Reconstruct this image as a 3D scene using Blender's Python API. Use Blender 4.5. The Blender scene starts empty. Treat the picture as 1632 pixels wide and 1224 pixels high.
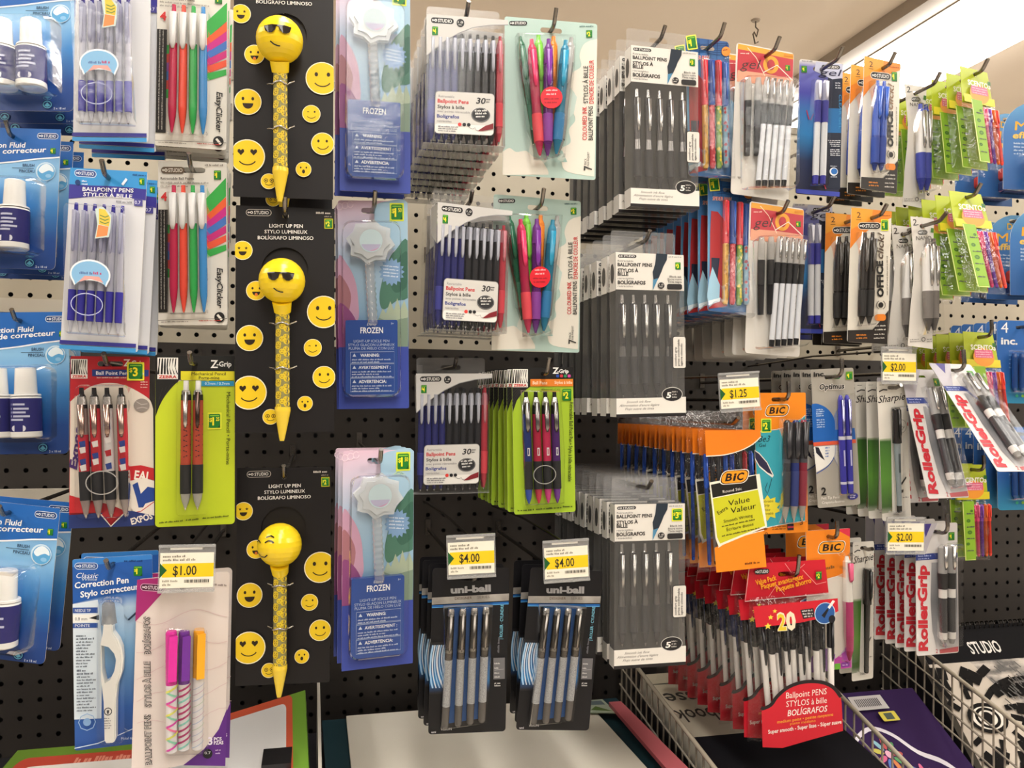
import bpy, bmesh, math, random
from mathutils import Vector, Matrix
from mathutils.geometry import tessellate_polygon
random.seed(11)
SC = bpy.context.scene
COL = SC.collection
R = math.radians

# ------------------------------------------------------------------ camera, world, lights, exposure
CAMY, CAMZ = -1.33, 1.45
cam_d = bpy.data.cameras.new('camera'); cam = bpy.data.objects.new('camera', cam_d); COL.objects.link(cam)
cam_d.sensor_fit = 'HORIZONTAL'; cam_d.sensor_width = 36.0; cam_d.lens = 36.0 * 1320.0 / 1632.0
cam_d.clip_start = 0.02; cam_d.clip_end = 60
def cam_matrix(yaw, pitch, roll):
    cy, sy, cp, sp, cr, sr = math.cos(yaw), math.sin(yaw), math.cos(pitch), math.sin(pitch), math.cos(roll), math.sin(roll)
    fwd = Vector((sy * cp, cy * cp, sp)); right = Vector((cy, -sy, 0)); up = right.cross(fwd)
    r2 = right * cr + up * sr; u2 = up * cr - right * sr
    m = Matrix((r2, u2, -fwd)).transposed().to_4x4()
    m.translation = (0, CAMY, CAMZ)
    return m
cam.matrix_world = cam_matrix(R(13.45), R(1.29), R(0.63))
SC.camera = cam

world = bpy.data.worlds.new('store_ambient'); SC.world = world; world.use_nodes = True
bg = world.node_tree.nodes['Background']
bg.inputs['Color'].default_value = (1.0, 0.9, 0.8, 1); bg.inputs['Strength'].default_value = 0.30
SC.view_settings.view_transform = 'Standard'; SC.view_settings.look = 'None'
SC.view_settings.exposure = -0.08; SC.view_settings.gamma = 1.0; SC.view_settings.use_curve_mapping = False
SC.cycles.transparent_max_bounces = 48
SC.cycles.max_bounces = 8
SC.cycles.caustics_reflective = False; SC.cycles.caustics_refractive = False
SC.cycles.sample_clamp_indirect = 4.0
LAMP_STRENGTH = 15.5          # fluorescent diffusers (built below as fixtures)

# ------------------------------------------------------------------ materials
def lin(c):
    return c / 12.92 if c <= 0.04045 else ((c + 0.055) / 1.055) ** 2.4
def rgb(h):
    h = h.lstrip('#'); h = ''.join(c * 2 for c in h) if len(h) == 3 else h
    return tuple(lin(int(h[i:i + 2], 16) / 255) for i in (0, 2, 4)) + (1,)
MATS = {}
def new_mat(name):
    m = bpy.data.materials.new(name); m.use_nodes = True; nt = m.node_tree; nt.nodes.clear()
    out = nt.nodes.new('ShaderNodeOutputMaterial')
    return m, nt, out
def principled(nt, col, rough, metal=0, spec=.5, coat=0):
    p = nt.nodes.new('ShaderNodeBsdfPrincipled')
    p.inputs['Base Color'].default_value = col; p.inputs['Roughness'].default_value = rough
    p.inputs['Metallic'].default_value = metal; p.inputs['Specular IOR Level'].default_value = spec
    p.inputs['Coat Weight'].default_value = coat
    return p
def thin_film(name, tint, base, rough, milky, bump=0, bscale=60, mcol=(.8, .8, .8, 1)):
    m, nt, out = new_mat(name); L = nt.links
    tr = nt.nodes.new('ShaderNodeBsdfTransparent'); tr.inputs[0].default_value = tint
    gl = nt.nodes.new('ShaderNodeBsdfGlossy'); gl.inputs['Roughness'].default_value = rough; gl.inputs['Color'].default_value = (1, 1, 1, 1)
    lw = nt.nodes.new('ShaderNodeLayerWeight'); lw.inputs['Blend'].default_value = .25
    mu = nt.nodes.new('ShaderNodeMath'); mu.operation = 'MULTIPLY_ADD'; mu.inputs[1].default_value = .45; mu.inputs[2].default_value = base
    L.new(lw.outputs['Fresnel'], mu.inputs[0])
    mx = nt.nodes.new('ShaderNodeMixShader'); L.new(mu.outputs[0], mx.inputs[0]); L.new(tr.outputs[0], mx.inputs[1]); L.new(gl.outputs[0], mx.inputs[2])
    if bump:
        tc = nt.nodes.new('ShaderNodeTexCoord'); nz = nt.nodes.new('ShaderNodeTexNoise'); nz.inputs['Scale'].default_value = bscale; nz.inputs['Detail'].default_value = 3
        bp = nt.nodes.new('ShaderNodeBump'); bp.inputs['Strength'].default_value = bump; bp.inputs['Distance'].default_value = .01
        L.new(tc.outputs['Object'], nz.inputs['Vector']); L.new(nz.outputs['Fac'], bp.inputs['Height']); L.new(bp.outputs[0], gl.inputs['Normal'])
    if milky:
        df = nt.nodes.new('ShaderNodeBsdfDiffuse'); df.inputs[0].default_value = mcol
        m2 = nt.nodes.new('ShaderNodeMixShader'); m2.inputs[0].default_value = milky
        L.new(mx.outputs[0], m2.inputs[1]); L.new(df.outputs[0], m2.inputs[2]); mx = m2
    L.new(mx.outputs[0], out.inputs[0])
    return m
def gradient(name, stops, h, rough=.42, axis='Z', off=0.0, noise=0):
    """printed artwork: colours graded along the card, in the card's own object space (0 at its top edge, h at its foot)"""
    m, nt, out = new_mat(name); L = nt.links
    tc = nt.nodes.new('ShaderNodeTexCoord'); sx = nt.nodes.new('ShaderNodeSeparateXYZ'); L.new(tc.outputs['Object'], sx.inputs[0])
    mu = nt.nodes.new('ShaderNodeMath'); mu.operation = 'MULTIPLY_ADD'; mu.inputs[1].default_value = (-1 if axis == 'Z' else 1) / h; mu.inputs[2].default_value = off
    L.new(sx.outputs[axis], mu.inputs[0]); src = mu.outputs[0]
    if noise:
        nz = nt.nodes.new('ShaderNodeTexNoise'); nz.inputs['Scale'].default_value = 22; nz.inputs['Detail'].default_value = 3; L.new(tc.outputs['Object'], nz.inputs['Vector'])
        ad = nt.nodes.new('ShaderNodeMath'); ad.operation = 'MULTIPLY_ADD'; ad.inputs[1].default_value = noise; L.new(nz.outputs['Fac'], ad.inputs[0]); L.new(src, ad.inputs[2]); src = ad.outputs[0]
    cr = nt.nodes.new('ShaderNodeValToRGB'); L.new(src, cr.inputs[0]); e = cr.color_ramp.elements
    e[0].position, e[0].color = stops[0][0], rgb(stops[0][1]); e[1].position, e[1].color = stops[-1][0], rgb(stops[-1][1])
    for t, c in stops[1:-1]:
        k = e.new(t); k.color = rgb(c)
    p = principled(nt, (1, 1, 1, 1), rough); L.new(cr.outputs[0], p.inputs['Base Color']); L.new(p.outputs[0], out.inputs[0])
    MATS[name] = m
    return m
def noisy(name, c1, c2, scale, rough=.5, bump=0, sharp=0, stretch=(1, 1, 1), detail=4, metal=0):
    m, nt, out = new_mat(name); L = nt.links
    tc = nt.nodes.new('ShaderNodeTexCoord'); mp = nt.nodes.new('ShaderNodeMapping'); mp.inputs['Scale'].default_value = stretch
    nz = nt.nodes.new('ShaderNodeTexNoise'); nz.inputs['Scale'].default_value = scale; nz.inputs['Detail'].default_value = detail
    L.new(tc.outputs['Object'], mp.inputs[0]); L.new(mp.outputs[0], nz.inputs['Vector'])
    cr = nt.nodes.new('ShaderNodeValToRGB'); cr.color_ramp.elements[0].color = rgb(c1); cr.color_ramp.elements[1].color = rgb(c2)
    cr.color_ramp.elements[0].position = .35 + sharp * .14; cr.color_ramp.elements[1].position = .65 - sharp * .14
    L.new(nz.outputs['Fac'], cr.inputs[0]); p = principled(nt, (1, 1, 1, 1), rough, metal); L.new(cr.outputs[0], p.inputs['Base Color'])
    if bump:
        bp = nt.nodes.new('ShaderNodeBump'); bp.inputs['Strength'].default_value = bump; bp.inputs['Distance'].default_value = .002
        L.new(nz.outputs['Fac'], bp.inputs['Height']); L.new(bp.outputs[0], p.inputs['Normal'])
    L.new(p.outputs[0], out.inputs[0]); MATS[name] = m
    return m
MATS['clear'] = thin_film('clear_plastic', (.985, .985, .985, 1), .012, .14, .0, .12, 30)
MATS['box'] = thin_film('clear_box_plastic', (.975, .975, .975, 1), .008, .1, .012)
MATS['frost'] = thin_film('frosted_plastic', (.93, .93, .93, 1), .03, .22, .16)
MATS['bag'] = thin_film('crinkled_bag_film', (.985, .985, .985, 1), .03, .1, .0, .5, 75)
MATS['milk'] = thin_film('milky_plastic', (.95, .97, .98, 1), .03, .2, .5, 0, 60, (.88, .91, .92, 1))
MATS['sleeve'] = thin_film('hazy_box_plastic', (.95, .95, .95, 1), .02, .12, .06, 0, 60, (.9, .88, .85, 1))
MATS['holder'] = thin_film('tag_holder_plastic', (.93, .93, .92, 1), .06, .1, .22)
def mat(key):
    """'#rrggbb' printed card; suffix :p plastic, :m metal, :r soft rubber, :t see-through coloured plastic, :e fabric/paper matt"""
    if key in MATS: return MATS[key]
    c, _, k = key.partition(':')
    m, nt, out = new_mat({'': 'print', 'p': 'plastic', 'm': 'metal', 'r': 'rubber', 't': 'tinted_plastic', 'e': 'matt'}[k] + '_' + c[1:])
    p = principled(nt, rgb(c), {'': .42, 'p': .22, 'm': .25, 'r': .65, 't': .15, 'e': .8}[k], 1 if k == 'm' else 0, .35 if k == '' else .1 if k == 'e' else .5)
    if k == 't':
        tr = nt.nodes.new('ShaderNodeBsdfTransparent'); tr.inputs[0].default_value = tuple(.5 + .5 * v for v in rgb(c)[:3]) + (1,)
        mx = nt.nodes.new('ShaderNodeMixShader'); mx.inputs[0].default_value = .55
        nt.links.new(tr.outputs[0], mx.inputs[1]); nt.links.new(p.outputs[0], mx.inputs[2]); nt.links.new(mx.outputs[0], out.inputs[0])
    else:
        nt.links.new(p.outputs[0], out.inputs[0])
    MATS[key] = m
    return m

# ------------------------------------------------------------------ glyphs
GLY = {}
def glyph(s, b, font_res=2):
    k = (s, b)
    if k not in GLY:
        c = bpy.data.curves.new('txt', 'FONT'); c.body = s; c.resolution_u = font_res; c.offset = b
        o = bpy.data.objects.new('txt', c); m = bpy.data.meshes.new_from_object(o)
        vs = [(v.co.x, v.co.y) for v in m.vertices]; fs = [tuple(p.vertices) for p in m.polygons]
        GLY[k] = (vs, fs, min((v[0] for v in vs), default=0), max((v[0] for v in vs), default=1))
        bpy.data.objects.remove(o); bpy.data.curves.remove(c); bpy.data.meshes.remove(m)
    return GLY[k]
CAP = 0.682

# ------------------------------------------------------------------ mesh builder (front of every pack faces -y; d = height in front of the card)
class Q:
    """artwork measurements -> the card's own metres (x right, z up, origin at the middle of the top edge)"""
    def __init__(s, TL, TR, BL, w, h):
        s.o = Vector(TL); s.w, s.h = w, h
        a = Vector(TR) - s.o; b = Vector(BL) - s.o; det = a.x * b.y - a.y * b.x
        s.i = (b.y / det, -b.x / det, -a.y / det, a.x / det); s.k = h / b.length
    def __call__(s, x, y):
        dx, dy = x - s.o.x, y - s.o.y
        return ((s.i[0] * dx + s.i[1] * dy) - .5) * s.w, -(s.i[2] * dx + s.i[3] * dy) * s.h
def rrect(x0, y0, x1, y1, r, n=5):
    r = min(r, abs(x1 - x0) / 2, abs(y1 - y0) / 2); pts = []
    for cx, cy, a0 in ((x1 - r, y1 - r, 0), (x0 + r, y1 - r, 90), (x0 + r, y0 + r, 180), (x1 - r, y0 + r, 270)):
        for i in range(n + 1):
            a = R(a0 + 90 * i / n); pts.append((cx + r * math.cos(a), cy + r * math.sin(a)))
    return pts
def circ(cx, cy, rx, ry=None, n=22, a0=0, a1=360):
    ry = rx if ry is None else ry
    m = n if a1 - a0 >= 360 else n + 1
    return [(cx + rx * math.cos(R(a0 + (a1 - a0) * i / n)), cy + ry * math.sin(R(a0 + (a1 - a0) * i / n))) for i in range(m)]
def sm(P, i0=0, i1=None, n=4):
    """outline with its points i0..i1 drawn out into a smooth curve (all of it, closed, when i1 is None)"""
    closed = i1 is None; N = len(P); i1 = N if closed else i1; out = [tuple(p) for p in P[:i0]]
    for i in range(i0, i1):
        g = (lambda k: Vector(P[k % N])) if closed else (lambda k: Vector(P[min(max(k, i0), i1)]))
        a, b, c, d = g(i - 1), g(i), g(i + 1), g(i + 2)
        for k in range(n):
            t = k / n; v = .5 * ((2 * b) + (c - a) * t + (2 * a - 5 * b + 4 * c - d) * t * t + (3 * b - a - 3 * c + d) * t ** 3); out.append((v.x, v.y))
    return out + ([] if closed else [tuple(p) for p in P[i1:]])
class MB:
    def __init__(s, q=None, d0=.0003, step=.00004):
        s.v = []; s.f = []; s.mi = []; s.sm = []; s.names = []; s.q = q; s.L = d0; s.step = step
    def slot(s, m):
        if m not in s.names: s.names.append(m)
        return s.names.index(m)
    def add(s, vs, fs, m, smooth=False):
        b = len(s.v); k = s.slot(m); s.v += [tuple(v) for v in vs]
        for f in fs: s.f.append(tuple(i + b for i in f)); s.mi.append(k); s.sm.append(smooth)
    def lay(s, d):
        if d is None: s.L += s.step; return s.L
        return d
    def flat(s, rings, d, m):
        polys = [[Vector((x, z, 0)) for x, z in r] for r in rings]; flatv = [p for r in polys for p in r]
        tris = tessellate_polygon(polys); vs = [(p.x, -d, p.y) for p in flatv]; fs = []
        for t in tris:
            a, b, c = (flatv[i] for i in t)
            cr = (b.x - a.x) * (c.y - a.y) - (b.y - a.y) * (c.x - a.x)
            if abs(cr) < 1e-14: continue
            fs.append(t if cr > 0 else (t[0], t[2], t[1]))
        s.add(vs, fs, m)
    def poly(s, pts, m, d=None, holes=(), clip=None):
        if clip: pts = [(min(max(x, clip[0]), clip[1]), y) for x, y in pts]
        s.flat([[s.q(*p) for p in pts]] + [[s.q(*p) for p in h] for h in holes], s.lay(d), m)
    def rect(s, x0, y0, x1, y1, m, r=0, d=None):
        s.poly(rrect(x0, y0, x1, y1, r) if r else [(x0, y0), (x1, y0), (x1, y1), (x0, y1)], m, d)
    def ell(s, cx, cy, rx, ry, m, n=22, d=None, clip=None):
        s.poly(circ(cx, cy, rx, ry, n), m, d, clip=clip)
    def ring(s, cx, cy, rx, ry, w, m, n=26, d=None):
        s.poly(circ(cx, cy, rx, ry, n), m, d, holes=[circ(cx, cy, rx - w, ry - w, n)])
    def line(s, pts, w, m, d=None):
        P = [Vector(p) for p in pts]; lft, rgt = [], []
        for i, p in enumerate(P):
            t = (P[min(i + 1, len(P) - 1)] - P[max(i - 1, 0)])
            if t.length < 1e-9: t = Vector((1, 0))
            t.normalize(); n = Vector((-t.y, t.x)) * w / 2; lft.append(p + n); rgt.append(p - n)
        d = s.lay(d); vs = [(X, -d, Z) for a, b in zip(lft, rgt) for X, Z in (s.q(*a), s.q(*b))]
        s.add(vs, [(2 * i, 2 * i + 1, 2 * i + 3, 2 * i + 2) for i in range(len(P) - 1)], m)
    def text(s, t, x, y, h, m, w=None, rot=0, sh=0, b=0, d=None):
        """baseline starts at (x, y); h cap height, w total width if fixed, rot counter-clockwise"""
        if b > 0 and 'M' in t:          # heavier by overprinting: the outline of this letter cannot be swelled
            d = s.lay(d); e = b * h / CAP * .8
            for k in (-1, 0, 1): s.text(t, x + k * e * math.cos(R(rot)), y - k * e * math.sin(R(rot)), h, m, w, rot, sh, 0, d + k * 4e-6)
            return
        vs, fs, x0, x1 = glyph(t, b); sy = h / CAP; sx = (w / max(x1 - x0, 1e-6)) if w else sy; d = s.lay(d)
        c, sn = math.cos(R(rot)), math.sin(R(rot)); out = []
        for gx, gy in vs:
            u = (gx - x0) * sx + gy * sy * sh; v = gy * sy
            X, Z = s.q(x + u * c - v * sn, y - (u * sn + v * c)); out.append((X, -d, Z))
        s.add(out, fs, m)
    def micro(s, x0, x1, y, h, m, rot=0):
        """a line of print too small to read: short word-length dashes"""
        rnd = random.Random(int(x0 * 7 + y * 13)); x = 0; n = x1 - x0; c, sn = math.cos(R(rot)), math.sin(R(rot)); d = s.lay(None)
        while x < n:
            for _ in range(rnd.randint(2, 7)):
                w = h * rnd.uniform(.34, .6); hh = h * rnd.choice((.7, .72, 1.0))
                if x + w > n: x = n; break
                pts = [(x0 + u * c - v * sn, y - (u * sn + v * c)) for u, v in ((x, 0), (x + w, 0), (x + w, hh), (x, hh))]
                s.flat([[s.q(*p) for p in pts]], d, m); x += w + h * .16
            x += h * .5
    # --- solids
    def card(s, m, r=.003, hole=None, back='#d8d6d0', th=.0006, pts=None, extra=()):
        w, h = s.q.w, s.q.h
        out = pts or [(x, z) for x, z in rrect(-w / 2, -h, w / 2, 0, r)]
        holes = list(extra)
        if hole:
            hz, hw, hh = hole; holes.append(rrect(-hw / 2, -hz - hh / 2, hw / 2, -hz + hh / 2, hh / 2, 4))
        s.flat([out] + holes, 0, m); s.flat([out] + holes, -th, back)
        for ring in [out] + holes:
            n = len(ring); vs = [(x, 0, z) for x, z in ring] + [(x, th, z) for x, z in ring]
            s.add(vs, [(i, (i + 1) % n, n + (i + 1) % n, n + i) for i in range(n)], back)
    def prism(s, pts, d0, d1, m, side=None, cap=True, holes=()):
        """outline (artwork coordinates) raised from d0 to d1"""
        rings = [[s.q(*p) for p in pts]] + [[s.q(*p) for p in h] for h in holes]
        if cap: s.flat(rings, d1, m); s.flat(rings, d0, m)
        for ring in rings:
            n = len(ring); vs = [(x, -d0, z) for x, z in ring] + [(x, -d1, z) for x, z in ring]
            s.add(vs, [(i, (i + 1) % n, n + (i + 1) % n, n + i) for i in range(n)], side or m)
    def dome(s, pts, d, m='clear', inset=.86, base=.0004):
        """a blister: outline on the card, walls leaning in to a flat front"""
        ring = [s.q(*p) for p in pts]; n = len(ring); cx = sum(p[0] for p in ring) / n; cz = sum(p[1] for p in ring) / n
        mn = min(max(abs(p[0] - cx) for p in ring), max(abs(p[1] - cz) for p in ring)); rows = []
        for t, k in ((0, 0), (.75, .35), (1, 1)):
            ins = (1 - inset) * mn * k
            row = []
            for x, z in ring:
                v = Vector((x - cx, z - cz)); L = v.length or 1e-6; v = v * max(0, (L - ins * 1.3) / L); row.append((cx + v.x, cz + v.y))
            rows.append((base + d * t, row))
        vs = [(x, -dd, z) for dd, row in rows for x, z in row]; fs = []
        for j in range(2):
            for i in range(n): fs.append((j * n + i, j * n + (i + 1) % n, (j + 1) * n + (i + 1) % n, (j + 1) * n + i))
        s.add(vs, fs, m, True); s.flat([rows[2][1]], base + d, m)
    def lathe(s, a, b, prof, n=10, ax=Vector((0, 0, 0)), fl=1.0, cap=True):
        """a, b local points; prof rows (t, radius, material of the band that follows)"""
        a, b = Vector(a), Vector(b); z = (b - a).normalized(); x = z.cross(Vector((0, 1, 0)));
        if x.length < 1e-4: x = Vector((1, 0, 0))
        x.normalize(); y = z.cross(x)
        rows = [[a.lerp(b, t) + (x * math.cos(2 * math.pi * i / n) + y * fl * math.sin(2 * math.pi * i / n)) * r for i in range(n)] for t, r, _ in prof]
        for j in range(len(rows) - 1):
            s.add(rows[j] + rows[j + 1], [(i, n + i, n + (i + 1) % n, (i + 1) % n) for i in range(n)], prof[j][2], True)
        if cap:
            if prof[0][1] > 2e-4: s.add(rows[0], [tuple(range(n))], prof[0][2])
            if prof[-1][1] > 2e-4: s.add(rows[-1], [tuple(range(n))][::-1], prof[-2][2])
    def tube(s, pts, r, m, n=7):
        P = [Vector(p) for p in pts]; rows = []; x = None
        for i, p in enumerate(P):
            t = (P[min(i + 1, len(P) - 1)] - P[max(i - 1, 0)]).normalized()
            if x is None:
                x = t.cross(Vector((0, 0, 1)));
                if x.length < .05: x = t.cross(Vector((1, 0, 0)))
            x = (x - t * x.dot(t)).normalized(); y = t.cross(x)
            rows += [p + (x * math.cos(2 * math.pi * k / n) + y * math.sin(2 * math.pi * k / n)) * r for k in range(n)]
        fs = [(j * n + k, j * n + (k + 1) % n, (j + 1) * n + (k + 1) % n, (j + 1) * n + k) for j in range(len(P) - 1) for k in range(n)]
        s.add(rows, fs, m, True); s.add(rows[:n], [tuple(range(n))], m); s.add(rows[-n:], [tuple(range(n))], m)
    def box(s, x0, y0, z0, x1, y1, z1, m):
        vs = [(x, y, z) for z in (z0, z1) for y in (y0, y1) for x in (x0, x1)]
        s.add(vs, [(0, 1, 5, 4), (1, 3, 7, 5), (3, 2, 6, 7), (2, 0, 4, 6), (4, 5, 7, 6), (2, 3, 1, 0)], m)
    def sheet(s, x0, y0, x1, y1, depth, m, nx=9, ny=14, wr=.0012, seed=1, back=True, bot=1.0):
        """a filled film bag: a bulged, slightly crinkled front and a flat back"""
        rnd = random.Random(seed); vs = []
        for j in range(ny + 1):
            for i in range(nx + 1):
                u, v = i / nx, j / ny; X, Z = s.q(x0 + (x1 - x0) * u, y0 + (y1 - y0) * v)
                e = (4 * u * (1 - u)) ** .5 * min(1, (4 * v * (1 - v)) ** .4 * 1.1)
                edge = i in (0, nx) or j in (0, ny)
                vs.append((X + (0 if edge else rnd.uniform(-wr, wr)), -(depth * e + (0 if edge else rnd.uniform(-wr, wr))) - .0005, Z + (rnd.uniform(-.001, .001) if j in (0, ny) else 0)))
        n = nx + 1
        s.add(vs, [(j * n + i, (j + 1) * n + i, (j + 1) * n + i + 1, j * n + i + 1) for j in range(ny) for i in range(nx)], m, True)
        if back: s.poly([(x0, y0), (x1, y0), (x1, y1), (x0, y1)], m, -.0008)
    def mesh(s, name):
        me = bpy.data.meshes.new(name); me.from_pydata(s.v, [], s.f)
        for nm in s.names: me.materials.append(mat(nm))
        me.polygons.foreach_set('material_index', s.mi); me.polygons.foreach_set('use_smooth', s.sm); me.update()
        return me
    def build(s, name, parent=None, link=False, label=None):
        o = bpy.data.objects.new(name, s.mesh(name)); o.parent = parent
        if label: o['label'] = label
        if link or (parent is not None and parent.get('_live')): COL.objects.link(o)
        return o
def empty(name):
    return bpy.data.objects.new(name, None)
def tag(o, label, cat, group=None, kind=None):
    o['label'] = label; o['category'] = cat
    if group: o['group'] = group
    if kind: o['kind'] = kind
def kids(o):
    return [c for c in o.children]
def struct(name, mb):
    o = mb.build(name, None, True); o['kind'] = 'structure'
    return o
def dup(src, loc, rz=0, ry=0, rx=0):
    """a copy of a thing with copies of its parts and sub-parts, sharing mesh data"""
    r = src.copy(); COL.objects.link(r); r.location = loc; r.rotation_euler = (rx, ry, rz)
    for ch in src.children:
        c = ch.copy(); COL.objects.link(c); c.parent = r
        for g in ch.children:
            e = g.copy(); COL.objects.link(e); e.parent = c
    return r

# ------------------------------------------------------------------ shared artwork and pen pieces
def studio(m, x0, y0, x1, y1, pill='#2b2b2d', ink='#f2f0ec', rim=None):
    h = y1 - y0
    if rim: m.rect(x0 - h * .1, y0 - h * .1, x1 + h * .1, y1 + h * .1, rim, h * .6)
    m.rect(x0, y0, x1, y1, pill, h * .5)
    cy = (y0 + y1) / 2; w = x1 - x0
    m.poly([(x0 + w * .06, cy - h * .22), (x0 + w * .15, cy), (x0 + w * .06, cy + h * .22), (x0 + w * .10, cy)], ink)
    m.line([(x0 + w * .04, cy), (x0 + w * .16, cy)], h * .12, ink); m.ring(x0 + w * .21, cy, h * .24, h * .24, h * .12, ink, 12)
    m.text('STUDIO', x0 + w * .31, y1 - h * .22, h * .56, ink, w=w * .6, b=.012)
def sticker(m, cx, cy, w, h, t='1', rim='#f4e93c'):
    x0, y0, x1, y1 = cx - w / 2, cy - h / 2, cx + w / 2, cy + h / 2
    if rim: m.rect(x0 - w * .12, y0 - h * .1, x1 + w * .12, y1 + h * .1, rim, w * .06)
    m.rect(x0, y0, x1, y1, '#1f7a2c', w * .12); m.poly([(x1 - w * .25, y1), (x1, y1 - h * .3), (x1, y1)], '#12551c')
    m.rect(x0 + w * .1, y0 + h * .08, x1 - w * .1, y0 + h * .16, '#7fbf3a')
    big, _, cents = t.partition('.')
    m.text('$', x0 + w * .06, cy + h * .05, h * .26, '#f6e92e', b=.02); m.text(big, x0 + w * .3, cy + h * .3, h * .54, '#f6e92e', b=.03, w=w * (.15 if big == '1' else .36))
    if cents: m.text(cents, x0 + w * .62, cy + h * .0, h * .26, '#f6e92e', b=.02, w=w * .3)
def bic(m, x, y, w, h):
    """the orange lozenge with dark slanted letters"""
    sh = h * .22
    pts = lambda g: [(px + (y + h / 2 - py) * .25, py) for px, py in rrect(x - g, y - g, x + w + g, y + h + g, h * .42)]
    m.poly(pts(h * .10), '#f7efe4'); m.poly(pts(h * .05), '#2a1a12'); m.poly(pts(0), '#f39a1e')
    m.text('B', x + w * .12, y + h * .8, h * .6, '#20150f', w=w * .26, sh=.2, b=.035); m.text('i', x + w * .42, y + h * .8, h * .6, '#20150f', w=w * .11, sh=.2, b=.035); m.text('C', x + w * .56, y + h * .8, h * .6, '#20150f', w=w * .27, sh=.2, b=.035)
def pt(q, p, d):
    x, z = q(*p); return Vector((x, -d, z))
def pen(root, q, a, b, r, prof, D=True, d=None, clip=None, button=None, grip=None, n=None, name='pen', extra=None):
    """a pen from a to b (artwork coordinates), r radius in the same units. prof/button/grip rows (t, radius factor, material);
    clip (t0, t1, width factor, material). button, grip and clip are sub-parts on the front packs"""
    rr = r * q.k; d = d if d is not None else rr * 1.1 + .0005; A, B = pt(q, a, d), pt(q, b, d); n = n or (12 if D else 7)
    def rows(p): return [(t, f * rr, m) for t, f, m in p]
    m = MB(q); m.lathe(A, B, rows(prof), n)
    if extra: extra(m, A, B, rr)
    subs = []
    for nm, p in (('push_button', button), ('grip', grip)):
        if p:
            if D: s = MB(q); s.lathe(A, B, rows(p), n); subs.append((nm, s))
            else: m.lathe(A, B, rows(p), n)
    if clip:
        t0, t1, wf, cm = clip; s = MB(q) if D else m
        ax = (B - A).normalized(); sx = ax.cross(Vector((0, 1, 0))).normalized() * wf * rr
        top, bot = A.lerp(B, t0), A.lerp(B, t1); o1, o2 = Vector((0, -rr * .9, 0)), Vector((0, -rr * 1.45, 0)); o3 = Vector((0, -rr * 1.2, 0))
        md = top.lerp(bot, .85)
        vs = [top - sx + o1, top + sx + o1, md - sx * .8 + o1 * 1.15, md + sx * .8 + o1 * 1.15, bot - sx * .35 + o1, bot + sx * .35 + o1,
              top - sx * .8 + o2, top + sx * .8 + o2, md - sx * .65 + o2, md + sx * .65 + o2, bot - sx * .3 + o3, bot + sx * .3 + o3]
        s.add(vs, [(6, 8, 9, 7), (8, 10, 11, 9), (0, 2, 8, 6), (2, 4, 10, 8), (1, 7, 9, 3), (3, 9, 11, 5), (0, 6, 7, 1), (4, 5, 11, 10), (0, 1, 3, 2), (2, 3, 5, 4)], cm, True)
        if D: subs.append(('clip', s))
    o = m.build(name, root)
    for nm, s in subs: s.build(nm, o)
    return o
def click_prof(body, tip, t0=.06, t1=.86, gold=None):
    return [(t0, .55, body), (t0 + .015, .9, body), (t0 + .1, 1, body), (t1, .95, tip), (t1 + .06, .78, tip), (.97, .34, tip), (.985, .16, '#c9c7c2:m'), (1, .08, '#c9c7c2:m')]
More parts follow.
